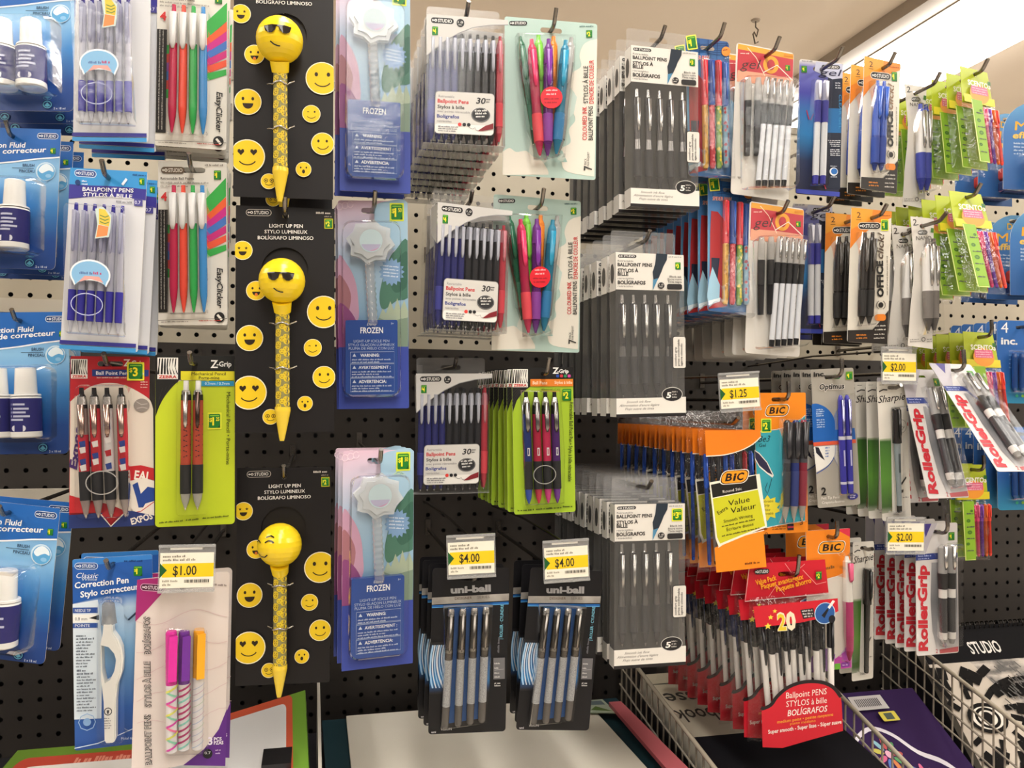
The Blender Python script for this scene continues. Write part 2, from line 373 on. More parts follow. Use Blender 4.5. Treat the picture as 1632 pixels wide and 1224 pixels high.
# ------------------------------------------------------------------ packs, left half of the display
def b_fluid(root, D, w, h):
    q = Q((-135, 300), (325, 300), (-135, 975), w, h); m = MB(q)
    if 'fluid_blue' not in MATS:
        gradient('fluid_blue', [(0, '#2a6fbe'), (.3, '#8fc4ea'), (.55, '#3f8ad0'), (.8, '#1f4f9c'), (1, '#183f86')], h)
    m.card('fluid_blue', .006, (.0105, .03, .007))
    m.poly([(-135, 300), (325, 300), (325, 432)] + [(325 - 460 * t, 432 + 45 * math.sin(t * 1.6)) for t in (.25, .5, .75, 1)], '#2465b4')
    m.line([(325, 434), (210, 446), (95, 464), (-20, 477), (-135, 480)], 7, '#eef4fa')
    studio(m, 215, 322, 312, 346, '#1c3f77', '#eef2f6', '#dfe7ef')
    m.text('Correction Fluid', -118, 402, 24, '#f4f6f8', w=275, sh=.15, b=.02, rot=2); m.text('Liquide correcteur', -100, 436, 24, '#f4f6f8', w=360, sh=.15, b=.02, rot=4)
    sticker(m, 292, 405, 26, 28, '1', None)
    m.text('BRUSH', 150, 484, 13, '#26405f', b=.02); m.text('PINCEAU', 134, 512, 13, '#26405f', b=.02); m.line([(100, 492), (205, 492)], 2.5, '#26405f')
    m.ell(262, 505, 47, 45, '#cfe6f6'); m.ell(264, 507, 42, 40, '#5ea9dc'); m.poly(sm([(228, 498), (244, 476), (268, 468), (294, 484), (300, 506), (280, 500), (262, 506), (244, 514)]), '#eaf5fc'); m.ell(276, 526, 14, 9, '#8fc4ea')
    for x in (-60, 205): m.ell(x, 945, 25, 22, '#0f2f60'); m.ring(x, 945, 21, 18, 4, '#5fa9c8'); m.poly([(x - 14, 950), (x, 935), (x + 14, 950), (x, 957)], '#5fa9c8')
    m.text('2 x 18 ml', 235, 968, 10, '#dfe8f2')
    m.build('card', root)
    for cx in (28, 163):
        b = MB(q); r = 66 * q.k; A, B = pt(q, (cx - 3, 700), r * 1.02), pt(q, (cx, 895), r * 1.02)
        b.lathe(A, B, [(0, r * .62, '#f3f1ec:p'), (.02, r * .95, '#f3f1ec:p'), (.06, r, '#2b2a72'), (.85, r, '#f3f1ec:p'), (.97, r * 1.02, '#f3f1ec:p'), (1, r * .9, '#f3f1ec:p')], 18 if D else 10)
        b.d = 0
        for k, (y, ww) in enumerate(((735, 66), (755, 80), (772, 70), (790, 84), (806, 60))):
            for x0 in (cx - 40,):
                if D: b.add([(p.x, p.y, p.z) for p in [pt(q, (x0 + u, y + v), r * 1.02 + math.sqrt(max(r * r - ((x0 + u - cx) * q.k) ** 2, 0)) + .0004) for v in (0, 9) for u in (0, ww * .33, ww * .66, ww)]], [(0, 1, 5, 4), (1, 2, 6, 5), (2, 3, 7, 6)], '#cfd2ea')
        if D:
            for x in (-18, 18):
                b.q = q; b.poly(circ(cx + x, 850, 14, 14, 12), '#e6e6f2', r * 2.02 - (.0009 if x else 0))
        o = b.build('correction_fluid_bottle', root)
        c = MB(q); c.lathe(pt(q, (cx - 6, 568), r * 1.02), pt(q, (cx - 3, 700), r * 1.02), [(0, r * .58, '#f6f4ef:p'), (.03, r * .66, '#f6f4ef:p'), (.93, r * .74, '#f6f4ef:p'), (.94, r * .95, '#f6f4ef:p'), (1, r * .98, '#f6f4ef:p')], 18 if D else 10)
        c.build('cap', o)
    bl = MB(q); bl.dome(rrect(-62, 545, 290, 925, 40), 2.12 * 66 * q.k, 'clear', .84); bl.build('blister', root)

def b_sixpack(root, D, w, h):
    q = Q((335, 815), (712, 810), (282, 1665), w, h); m = MB(q)
    m.card('#d9dade', .002, (.0085, .026, .006))
    m.poly([(335, 815), (712, 810), (706, 905), (329, 905)], '#3b93d2')
    m.poly([(329, 893), (420, 893), (520, 889), (620, 889), (707, 893), (704, 945), (600, 938), (470, 940), (326, 962)], '#3a3590')
    studio(m, 358, 824, 460, 852, '#35508f', '#e9eef5', '#cfe0ee'); sticker(m, 686, 858, 26, 32, '1', None)
    m.micro(640, 710, 832, 8, '#22497e')
    m.ell(372, 883, 13, 13, '#1d3c72'); m.micro(392, 420, 878, 8, '#dbe6f2'); m.micro(392, 420, 892, 8, '#dbe6f2')
    m.line([(612, 850), (590, 880)], 12, '#dfeaf4')
    m.text('BALLPOINT PENS', 395, 921, 18, '#f2f2f6', w=250, sh=.12, b=.015, rot=2); m.text('STYLOS À BILLE', 398, 945, 18, '#f2f2f6', w=240, sh=.12, b=.015, rot=1)
    m.micro(560, 640, 965, 9, '#8a8a90'); m.rect(648, 940, 690, 975, '#4a468f'); m.text('0.7', 652, 966, 16, '#eef')
    m.poly([(283, 1625), (655, 1622), (654, 1640), (282, 1643)], '#37348a'); m.poly([(282, 1647), (654, 1644), (653, 1664), (282, 1665)], '#3f93cf')
    m.build('card', root)
    for i in range(6):
        xt, xb = 376 + i * 45, 344 + i * 46
        pen(root, q, (xt, 990), (xb, 1590), 17, [(0.0, .5, '#3f3aa8:t'), (.05, .55, '#d7d8ea:t'), (.07, .9, '#cfcfe4:t'), (.36, .9, '#dcdce6:t'), (.66, .86, '#dcdce6:t'), (.9, .8, '#d6d7e0:t'), (.985, .28, '#b9b9c0:m'), (1, .1, '#b9b9c0:m')], D,
            d=.0055, grip=[(.665, 1.02, '#37329a:p'), (.9, .96, '#37329a:p'), (.905, .85, '#37329a:p')], clip=(.05, .37, .55, '#c4c5dc:t'), button=[(-.01, .42, '#3f3aa8:p'), (.05, .48, '#3f3aa8:p')], extra=None if not D else (lambda mm, A, B, rr: mm.lathe(A, B, [(.1, rr * .35, '#39349a:p'), (.66, rr * .35, '#39349a:p')], 6)))
    s = MB(q, .0125); s.poly([(482, 1012), (520, 1000), (560, 1035), (556, 1100), (548, 1138), (480, 1150), (492, 1085)], '#c9d9d2'); s.poly([(500, 1010), (530, 1012), (556, 1050), (548, 1090), (500, 1082)], '#efc64a')
    s.poly([(497, 1085), (546, 1092), (540, 1132), (486, 1144)], '#ec8f55')
    for y in (1040, 1055, 1070): s.line([(505, y), (530, y + 8), (548, y)], 5, '#6a8f4a')
    s.build('feather_sticker', root); s = MB(q, .0125)
    cres = lambda g: circ(457, 1318, 98 - g, 70 - g, 20, 150, 390) + [(457 + (78 - g * .7) * math.cos(R(t)), 1378 - g * .6 - 34 * math.sin(R(t))) for t in range(10, 171, 20)]
    s.poly(cres(0), '#eef2f5'); s.poly(cres(8), '#86b8de'); s.poly([(400, 1355), (430, 1325), (500, 1325), (520, 1352), (457, 1338)], '#dda39a'); s.micro(405, 470, 1318, 12, '#5a76ac'); s.micro(472, 512, 1316, 13, '#b8507a')
    s.build('badge', root); s = MB(q, .0125); s.ring(440, 1456, 78, 52, 4, '#b9bddf'); s.build('finger_window', root)
    bl = MB(q); bl.dome(rrect(322, 985, 622, 1600, 20), .0118, 'clear', .93); bl.build('blister', root)

def b_easyclick(root, D, w, h):
    q = Q((755, 770), (1085, 775), (755, 1555), w, h); m = MB(q)
    m.card('#e6e1d6', .002, (.0095, .026, .006))
    m.poly([(985, 950), (1080, 850), (1080, 940), (988, 1030)], '#3cae4c')
    for i, c in enumerate(('#ee6436', '#d02f8c', '#4878c4', '#cf2f7e', '#ee5a3c', '#3cae4c')):
        y0 = 1030 + i * 34; m.poly([(988, y0), (1080, y0 - 88 + i * 12), (1081, y0 - 40 + i * 8), (988, y0 + 36)], c)
    for i, c in enumerate(('#3cae4c', '#d8443c', '#8a4aa0', '#3f6fb8', '#d8443c', '#3cae4c')):
        m.poly([(800, 1080 + i * 42), (828, 1070 + i * 42), (828, 1112 + i * 42), (800, 1122 + i * 42)], c)
    m.rect(757, 1005, 803, 1495, '#26221f'); m.micro(787, 1260, 1480, 5, '#b9b4aa', rot=90); m.micro(772, 1245, 1480, 5, '#b9b4aa', rot=90)
    studio(m, 770, 800, 882, 832, '#6a5a4a', '#efe9dc'); sticker(m, 1040, 838, 34, 44, '1', None); m.micro(980, 1075, 795, 9, '#8b8478')
    m.text('Retractable Ball Points', 768, 862, 12, '#4c443c', w=160, b=.01); m.micro(768, 1000, 880, 8, '#9a9388'); m.micro(768, 900, 897, 8, '#9a9388')
    m.text('4', 770, 962, 38, '#cf3030', b=.03)
    m.text('EasyClicker', 1037, 1285, 27, '#262321', w=190, rot=-90, sh=.2, b=.02); m.ell(1048, 1522, 25, 25, '#1d1b1a'); m.line([(1038, 1510), (1060, 1535)], 11, '#e6e1d6')
    m.line([(755, 1545 - 12), (1085, 1540 - 12)], 2, '#5a5148'); m.micro(770, 900, 1543, 5, '#7a7268'); m.micro(950, 1060, 1540, 5, '#c0392b')
    m.build('card', root)
    for i, c in enumerate(('#c2264f', '#f0503c', '#35ac52', '#3f8fd2')):
        x = 840 + i * 43
        pen(root, q, (x + (i - 1.5) * 2, 895), (x + (i - 1) * 5, 1500), 19, [(.06, .85, '#eceae8:p'), (.3, .92, c + ':p'), (.5, 1, c + ':p'), (.8, 1, c + ':p'), (.87, .86, c + ':p'), (.985, .3, c + ':p'), (1, .12, '#b9b9b9:m')], D, d=.006,
            button=[(0, .5, c + ':p'), (.06, .55, c + ':p')], clip=(.07, .35, .95, '#f0eeec:p'))
    bl = MB(q); bl.dome(rrect(808, 885, 1005, 1515, 18), .0125, 'clear', .9); bl.build('blister', root)

def zebra_mark(m, x0, y0, x1, y1):
    w, h = x1 - x0, y1 - y0; m.rect(x0, y0, x1, y1, '#efece4')
    for i in range(7):
        u = x0 + w * (.08 + i * .13); m.poly([(u, y0 + h * .04), (u + w * .06, y0 + h * .04), (u + w * (.02 + .05 * math.sin(i)), y0 + h * .45), (u + w * (.08 + (i - 3) * .02), y0 + h * .78), (u + w * (i - 3) * .03, y0 + h * .78), (u - w * .03, y0 + h * .4)], '#161412')
    m.text('ZEBRA', x0 + w * .06, y1 - h * .04, h * .13, '#c8342c', w=w * .88, b=.03)

def b_sportpens(root, D, w, h):
    q = Q((45, 35), (560, 35), (35, 1145), w, h); m = MB(q)
    m.card('#b3242c', .002, (.008, .025, .0055))
    m.poly(sm([(45, 330), (90, 290), (180, 230), (290, 208), (400, 225), (500, 275), (560, 320), (582, 380), (585, 760), (585, 1000), (430, 1060), (300, 1000), (40, 935)], 0, 7), '#dfd3c4')
    zebra_mark(m, 50, 55, 155, 180); m.text('Z', 388, 98, 44, '#e9dcd2', b=.02); m.text('-Grip', 425, 94, 32, '#e9dcd2', b=.02)
    m.poly([(185, 122), (555, 122), (553, 165), (185, 165)], '#243a7c'); m.text('Ball Point Pen / Stylo', 210, 155, 22, '#e3e0e4', w=310, b=.015); m.micro(215, 410, 178, 9, '#e0b8b0')
    for y in (205, 222, 240): m.micro(500, 550, y, 8, '#e0b8b0')
    m.ell(507, 356, 52, 45, '#8d837c'); m.line([(470, 330), (505, 350), (545, 345)], 5, '#b8aea6'); m.line([(475, 375), (510, 368), (545, 375)], 5, '#b8aea6')
    m.poly([(120, 560), (175, 590), (180, 750), (110, 765), (90, 700)], '#27407f'); m.text('Expos', 85, 770, 46, '#43286a', w=270, rot=83, sh=.3, b=.04)
    m.poly([(425, 755), (500, 748), (586, 770), (588, 850), (520, 830), (425, 850)], '#c0282f'); m.text('EAL', 455, 838, 56, '#efe6dc', w=110, rot=-8, b=.03)
    m.poly([(430, 850), (520, 832), (588, 852), (588, 1080), (480, 1090), (420, 1000)], '#e8ded2')
    m.poly([(445, 875), (480, 858), (500, 935), (545, 890), (590, 900), (588, 985), (530, 1000), (515, 1025), (485, 1025), (470, 960)], '#27458f')
    m.line([(430, 1060), (500, 1050), (588, 990)], 5, '#c0282f')
    m.poly([(40, 930), (250, 1000), (250, 1050), (40, 1045)], '#c22a30'); m.poly([(36, 1058), (260, 1050), (300, 1145), (36, 1145)], '#26366f'); m.poly([(300, 1145), (420, 1040), (585, 1080), (590, 1145)], '#26366f')
    m.poly([(245, 1060), (300, 1010), (370, 1065), (300, 1120)], '#b9282e'); m.line([(240, 1060), (305, 1140), (390, 1060)], 8, '#e8ded2'); m.text('EXPOS', 440, 1135, 40, '#e8ded2', w=145, rot=14, b=.03)
    m.build('card', root)
    for i, (x, c) in enumerate(((125, '#a07a6c'), (205, '#c2303a'), (287, '#c9c4c2'), (378, '#c2303a'))):
        def art(mm, A, B, rr, c=c, i=i):
            for j in range(5):
                t = .43 + j * .045 if i != 2 else .2 + j * .1
                P = A.lerp(B, t); mm.add([P + Vector((dx * rr, -rr * 1.02, dz * rr)) for dx, dz in ((-.6, .4), (.5, .7), (.6, -.5), (-.3, -.7))], [(0, 3, 2, 1)], ('#2c3f84', '#d8d0cc', '#a8242c')[(i + j) % 3])
        pen(root, q, (x, 240), (x + 28, 1080), 33, [(.05, .5, '#1c1a1c:p'), (.07, .8, '#cfcac6:m'), (.13, .95, '#2a2628:p'), (.16, .97, '#8a7a74:p' if i == 0 else c + ':p'), (.36, 1, c + ':p' if i != 0 else '#b22c3a:p'), (.64, 1, '#1b1a1c:r'), (.86, .95, '#b7aaa4:t'), (.97, .4, '#b0a8a4:m'), (1, .15, '#b0a8a4:m')], D, d=.0065,
            button=[(0, .42, '#1a181a:p'), (.06, .48, '#1a181a:p')], clip=(.13, .38, .6, '#b49a90:m'), grip=[(.64, 1.05, '#18171a:r'), (.86, 1.02, '#18171a:r')], extra=art)
    r = MB(q, .0125); r.ring(262, 850, 105, 78, 7, '#b8b4b0:p'); r.build('finger_window', root)
    s = MB(q, .0008); sticker(s, 468, 132, 92, 100, '3', '#eadf3a'); s.build('price_sticker', root)
    bl = MB(q); bl.dome(rrect(85, 215, 440, 1085, 40), .0135, 'clear', .92); bl.build('blister', root)

def tiger(mm, A, B, rr):
    for j in range(9):
        t = .26 + j * .04; P = A.lerp(B, t); k = 1 if j % 2 else -1
        mm.add([P + Vector((dx * rr * k, -rr * math.sqrt(max(0, 1.05 - dx * dx)), dz * rr)) for dx, dz in ((-.95, .35), (-.3, .25), (.35, -.05), (.3, -.2), (-.3, .05), (-.95, .05))], [(0, 5, 4, 1), (1, 4, 3, 2)] if k > 0 else [(1, 4, 5, 0), (2, 3, 4, 1)], '#1d1512')
def b_pencils(root, D, w, h):
    q = Q((592, 28), (1122, 28), (598, 1142), w, h); m = MB(q)
    if 'lime' not in MATS: gradient('lime', [(0, '#c2d026'), (1, '#b4c61c')], h)
    m.card('lime', .004, (.0095, .022, .007))
    m.poly(sm([(592, 28), (1122, 28), (1122, 130), (760, 130), (760, 185), (712, 225), (655, 295), (620, 360), (596, 425)], 4, 8), '#1b1a18')
    for k in range(6): m.line([(600 + k * 25, 380 - k * 40), (640 + k * 25, 240 - k * 10)], 3, '#2c2a27')
    zebra_mark(m, 606, 42, 742, 182); m.text('Z', 958, 108, 50, '#eceae4', b=.02); m.text('-Grip', 1000, 98, 32, '#eceae4', b=.02)
    m.rect(760, 130, 1118, 190, '#dfd52c'); m.text('Mechanical Pencil', 832, 157, 20, '#3c3a14', w=230, b=.02); m.text('Porte-mine', 880, 184, 20, '#3c3a14', w=140, b=.02)
    m.rect(898, 195, 1118, 228, '#2f93bf'); m.text('0.7mm / 0,7mm', 922, 219, 16, '#e8f0f4', w=165)
    m.text('Mechanical Pencil • Porte-mine', 1068, 268, 26, '#36400f', w=480, rot=-90, b=.01); m.micro(625, 780, 1118, 10, '#3f4a10', rot=3); m.micro(800, 890, 1108, 10, '#3f4a10', rot=3); m.micro(910, 1090, 1100, 10, '#3f4a10', rot=3)
    m.build('card', root)
    for x in (800, 880):
        pen(root, q, (x, 200), (x, 1035), 33, [(.0, .5, '#e8e6e0:t'), (.065, .55, '#e0deda:t'), (.07, .85, '#d8d5d0:m'), (.1, .95, '#2a2420:p'), (.145, .98, '#b24a34:p'), (.645, 1, '#1c1b1a:r'), (.87, .98, '#c9c6c0:t'), (.93, .7, '#c9c6c0:t'), (.98, .25, '#c9c6c0:m'), (1, .1, '#c9c6c0:m')], D, d=.0062,
            button=[(-.01, .5, '#efede8:p'), (.065, .55, '#efede8:p')], clip=(.08, .36, .5, '#b8b4ae:m' if x < 850 else '#5a4a44:m'), grip=[(.645, 1.04, '#1a1918:r'), (.87, 1.02, '#1a1918:r')], extra=tiger)
    s = MB(q, .0006); sticker(s, 988, 458, 76, 92, '1.25', '#e0e43a'); s.build('price_sticker', root)
    bl = MB(q); bl.dome(rrect(740, 180, 955, 1075, 30), .0125, 'clear', .88); bl.build('blister', root)

def b_corrpen(root, D, w, h):
    q = Q((335, 265), (700, 240), (345, 1145), w, h); m = MB(q)
    if 'corr_blue' not in MATS: gradient('corr_blue', [(0, '#2f7cc8'), (.2, '#2a66b4'), (.27, '#bcd6ee'), (.5, '#7fb2de'), (.8, '#2a62b2'), (1, '#1f4c98')], h)
    m.card('corr_blue', .002, (.0085, .0, .0) if 0 else None, extra=[rrect(-.003, -.0105, .003, -.005, .002)])
    m.poly([(336, 300), (700, 262), (700, 390), (520, 425), (337, 468)], '#2359a8')
    studio(m, 348, 282, 448, 308, '#2b4f8c', '#e8eef4', '#cfdcea'); m.micro(570, 655, 275, 9, '#17386c'); sticker(m, 634, 318, 40, 46, '1', None)
    m.text('Classic', 350, 350, 24, '#e8eef6', w=98, sh=.35); m.text('White', 375, 362, 13, '#d3e0ee', w=70, sh=.3)
    m.text('Correction Pen', 346, 398, 27, '#f4f6f8', w=246, rot=6, sh=.12, b=.02); m.text('Stylo correcteur', 372, 440, 27, '#f4f6f8', w=268, rot=8, sh=.12, b=.02)
    m.poly([(337, 470), (450, 450), (470, 640), (465, 1000), (343, 1000)], '#d6e2ec')
    m.rect(338, 486, 450, 512, '#2b4f9a'); m.text('NEEDLE TIP', 348, 506, 13, '#eef2f6', w=70); m.rect(338, 518, 455, 555, '#f0efea'); m.text('0.8 mm', 348, 545, 14, '#30343c', w=54); m.poly([(410, 535), (455, 520), (455, 545)], '#1c1c1e'); m.rect(338, 558, 450, 580, '#2b4f9a'); m.text('POINTE', 348, 575, 12, '#eef2f6', w=66)
    for k in range(11): m.micro(352, 400 + (k * 37) % 46, 620 + k * 14, 7 if k > 1 else 9, '#4a5666')
    for k in range(14): m.micro(356, 402 + (k * 29) % 44, 780 + k * 14, 7 if k > 1 else 9, '#4a5666')
    m.ring(402, 1012, 40, 40, 4, '#93b4d8', 8); m.ell(402, 1012, 18, 18, '#7fa4d0')
    m.line([(345, 1130), (450, 1112), (540, 1080), (640, 1040)], 4, '#cfe0f0'); m.text('Metal tip', 556, 1100, 11, '#cfdcf0'); m.line([(640, 500), (590, 545)], 9, '#2c3a50')
    m.build('card', root)
    b = MB(q)
    outer = [(490, 545), (530, 545), (532, 585), (556, 620), (572, 660), (578, 710), (572, 770), (552, 825), (545, 900), (543, 1075), (535, 1088), (502, 1088), (494, 1075), (490, 900), (478, 800), (476, 640), (486, 590)]
    hole = [(482, 640), (515, 650), (540, 680), (548, 710), (540, 760), (520, 800), (497, 815), (486, 760)]
    b.prism(outer, .004, .015, '#efede6:p', holes=[hole]); b.prism([(x + (512 - x) * .12, y + (820 - y) * .01) for x, y in outer], .015, .018, '#efede6:p', holes=[hole])
    b.lathe(pt(q, (512, 505), .010), pt(q, (511, 552), .010), [(0, .0012, '#c8c4bc:m'), (.3, .002, '#efede6:p'), (1, .0045, '#efede6:p')], 10)
    b.L = .0183; b.ring(512, 942, 18, 18, 4, '#3a3c40'); b.poly([(506, 936), (518, 936), (515, 952), (508, 952)], '#3a3c40')
    for k in range(5): b.micro(494, 494 + 26 + (k * 7) % 12, 975 + k * 11, 5, '#6a6c70')
    o = b.build('correction_pen', root)
    c = MB(q); c.lathe(pt(q, (506, 445), .010), pt(q, (510, 552), .010), [(0, .0025, '#8d9095:t'), (.15, .006, '#a7aaae:t'), (1, .0075, '#a7aaae:t')], 14, cap=False); c.build('cap', o)
    bl = MB(q); bl.dome(rrect(462, 430, 590, 1100, 40), .0205, 'clear', .86); bl.build('blister', root)

def b_patternpens(root, D, w, h):
    q = Q((632, 370), (1062, 305), (598, 1256), w, h); m = MB(q)
    m.card('#ded2cb', .005, (.012, .025, .006))
    m.poly([(632, 372), (800, 346), (740, 430), (680, 500), (622, 562)], '#a3286f'); m.poly([(1042, 960), (1000, 1060), (930, 1150), (830, 1222), (1030, 1236)], '#5d2a80')
    studio(m, 648, 390, 750, 418, '#4a1536', '#f0dce6', '#d9a9c4'); m.micro(975, 1045, 378, 9, '#8a7a74')
    for k in range(5):
        y = 560 + k * 120; m.line([(625 + t * 42, y + 26 * math.sin(t * .75 + k) - t * 6) for t in range(11)], 2.5, '#d4b9b8')
    for t, y, ww in (('BALLPOINT PENS', 1212, 232), ('STYLOS À BILLE', 950, 210), ('BOLÍGRAFOS', 708, 172)): m.text(t, 688, y, 26, '#3a3331', w=ww, rot=91, b=.055)
    for t, y, ww in (('BALLPOINT PENS', 1212, 232), ('STYLOS À BILLE', 950, 210), ('BOLÍGRAFOS', 708, 172)): m.text(t, 687, y, 25, '#e9e0da', w=ww, rot=91, b=-.012)
    m.text('3', 948, 1130, 34, '#efe6f2', b=.03); m.text('PCS', 975, 1112, 15, '#efe6f2', w=38, b=.03); m.text('PZAS', 975, 1130, 15, '#efe6f2', w=46, b=.03)
    m.ell(945, 1172, 23, 23, '#191719'); m.text('0.7', 931, 1174, 12, '#eee', w=28); m.micro(982, 1010, 1160, 7, '#cbb0d8'); m.micro(982, 1012, 1175, 7, '#cbb0d8')
    m.build('card', root)
    for i, (a, b, c, cc) in enumerate((((776, 592), (772, 1148), '#d8289a', 0), ((836, 590), (828, 1140), '#6d2a94', 1), ((905, 578), (890, 1138), '#f2a91e', 2))):
        def art(mm, A, B, rr, i=i):
            pal = ('#e2e06a', '#8fd0b0', '#d84aa8', '#f07aa0') if i == 0 else ('#b03a6c', '#b03a6c', '#8fd0c0', '#b03a6c') if i == 1 else ('#b8bcd0', '#c9a8b8', '#a8b8d0', '#b8c8b0')
            for j in range(11):
                t = .47 + j * .048; P = A.lerp(B, t); cs = pal[j % 4]; th = .18 if i < 2 else .06
                qs = [(-.95, -.5), (-.5, -.25), (0, 0), (.5, .25), (.95, .5)]
                if i == 0 and j % 2: qs = [(x, -z) for x, z in qs]
                mm.add([P + Vector((x * rr, -rr * math.sqrt(max(0, 1.06 - x * x)), (z + k * th) * rr)) for k in (1, -1) for x, z in qs], [(k, k + 1, k + 6, k + 5) for k in range(4)], cs)
        o = pen(root, q, a, b, 28, [(0, .8, c + ':p'), (.02, .9, c + ':p'), (.4, .95, c + ':p' if i < 2 else '#e9e4e2:p'), (.44, .9, '#eae6e6:p'), (.99, .9, '#eae6e6:p'), (1, .7, '#eae6e6:p')], D, d=.0075, extra=art)
        cp = MB(q); A, B = pt(q, a, .0075), pt(q, b, .0075); rr = 28 * q.k
        P0, P1 = A.lerp(B, .03), A.lerp(B, .40); cp.box(P0.x - rr * .55, -.0075 - rr * 1.5, P1.z, P0.x + rr * .75, -.0075 - rr * 1.0, P0.z, c + ':p'); cp.build('cap_clip', o)
    bl = MB(q); bl.dome(rrect(738, 562, 940, 1160, 24), .0165, 'clear', .88); bl.build('blister', root)

def smiley(m, cx, cy, r, kind, clip=None, d=None, ring=True):
    if ring: m.ell(cx, cy, r * 1.06, r * 1.06, '#f2ead2', 30, clip=clip)
    m.ell(cx, cy, r, r, '#e9c51f', 30, clip=clip); k = '#2a1d10'; e = r * .38
    if kind == 'hearts':
        for s in (-1, 1):
            x, y = cx + s * e, cy - r * .28; u = r * .17
            m.poly([(x, y + u * 1.3), (x - u * 1.2, y), (x - u * 1.1, y - u * .8), (x - u * .5, y - u), (x, y - u * .5), (x + u * .5, y - u), (x + u * 1.1, y - u * .8), (x + u * 1.2, y)], k)
    elif kind == 'star':
        for s in (-1, 1): m.poly([(cx + s * e + r * (.2 if j % 2 == 0 else .08) * math.sin(R(36 * j)), cy - r * .25 - r * (.2 if j % 2 == 0 else .08) * math.cos(R(36 * j))) for j in range(10)], k)
    elif kind == 'glasses':
        for s in (-1, 1): m.ring(cx + s * e, cy - r * .1, r * .28, r * .28, r * .08, k, 16); m.ell(cx + s * e, cy - r * .1, r * .1, r * .1, k, 10)
    elif kind == 'wink':
        m.line([(cx - e * 1.3, cy - r * .2), (cx - e, cy - r * .28), (cx - e * .7, cy - r * .2)], r * .09, k); m.ell(cx + e, cy - r * .25, r * .1, r * .13, k, 12)
    else:
        for s in (-1, 1): m.ell(cx + s * e, cy - r * .25, r * .11, r * .14, k, 12)
    if kind in ('grin', 'star', 'tongue'):
        m.poly([(cx - r * .42, cy + r * .12), (cx + r * .42, cy + r * .12)] + [(cx + r * .42 * math.cos(R(a)), cy + r * .12 + r * .45 * math.sin(R(a))) for a in range(20, 180, 20)], k)
        if kind == 'tongue': m.ell(cx, cy + r * .44, r * .16, r * .18, '#d8762a', 12)
    elif kind == 'shock': m.ell(cx, cy + r * .3, r * .2, r * .28, k, 16)
    else:
        a0 = 30 if kind != 'smirk' else 15; m.line([(cx + r * .55 * math.cos(R(a)), cy + r * .08 + r * .45 * math.sin(R(a))) for a in range(a0, 151, 12)], r * .07, k)
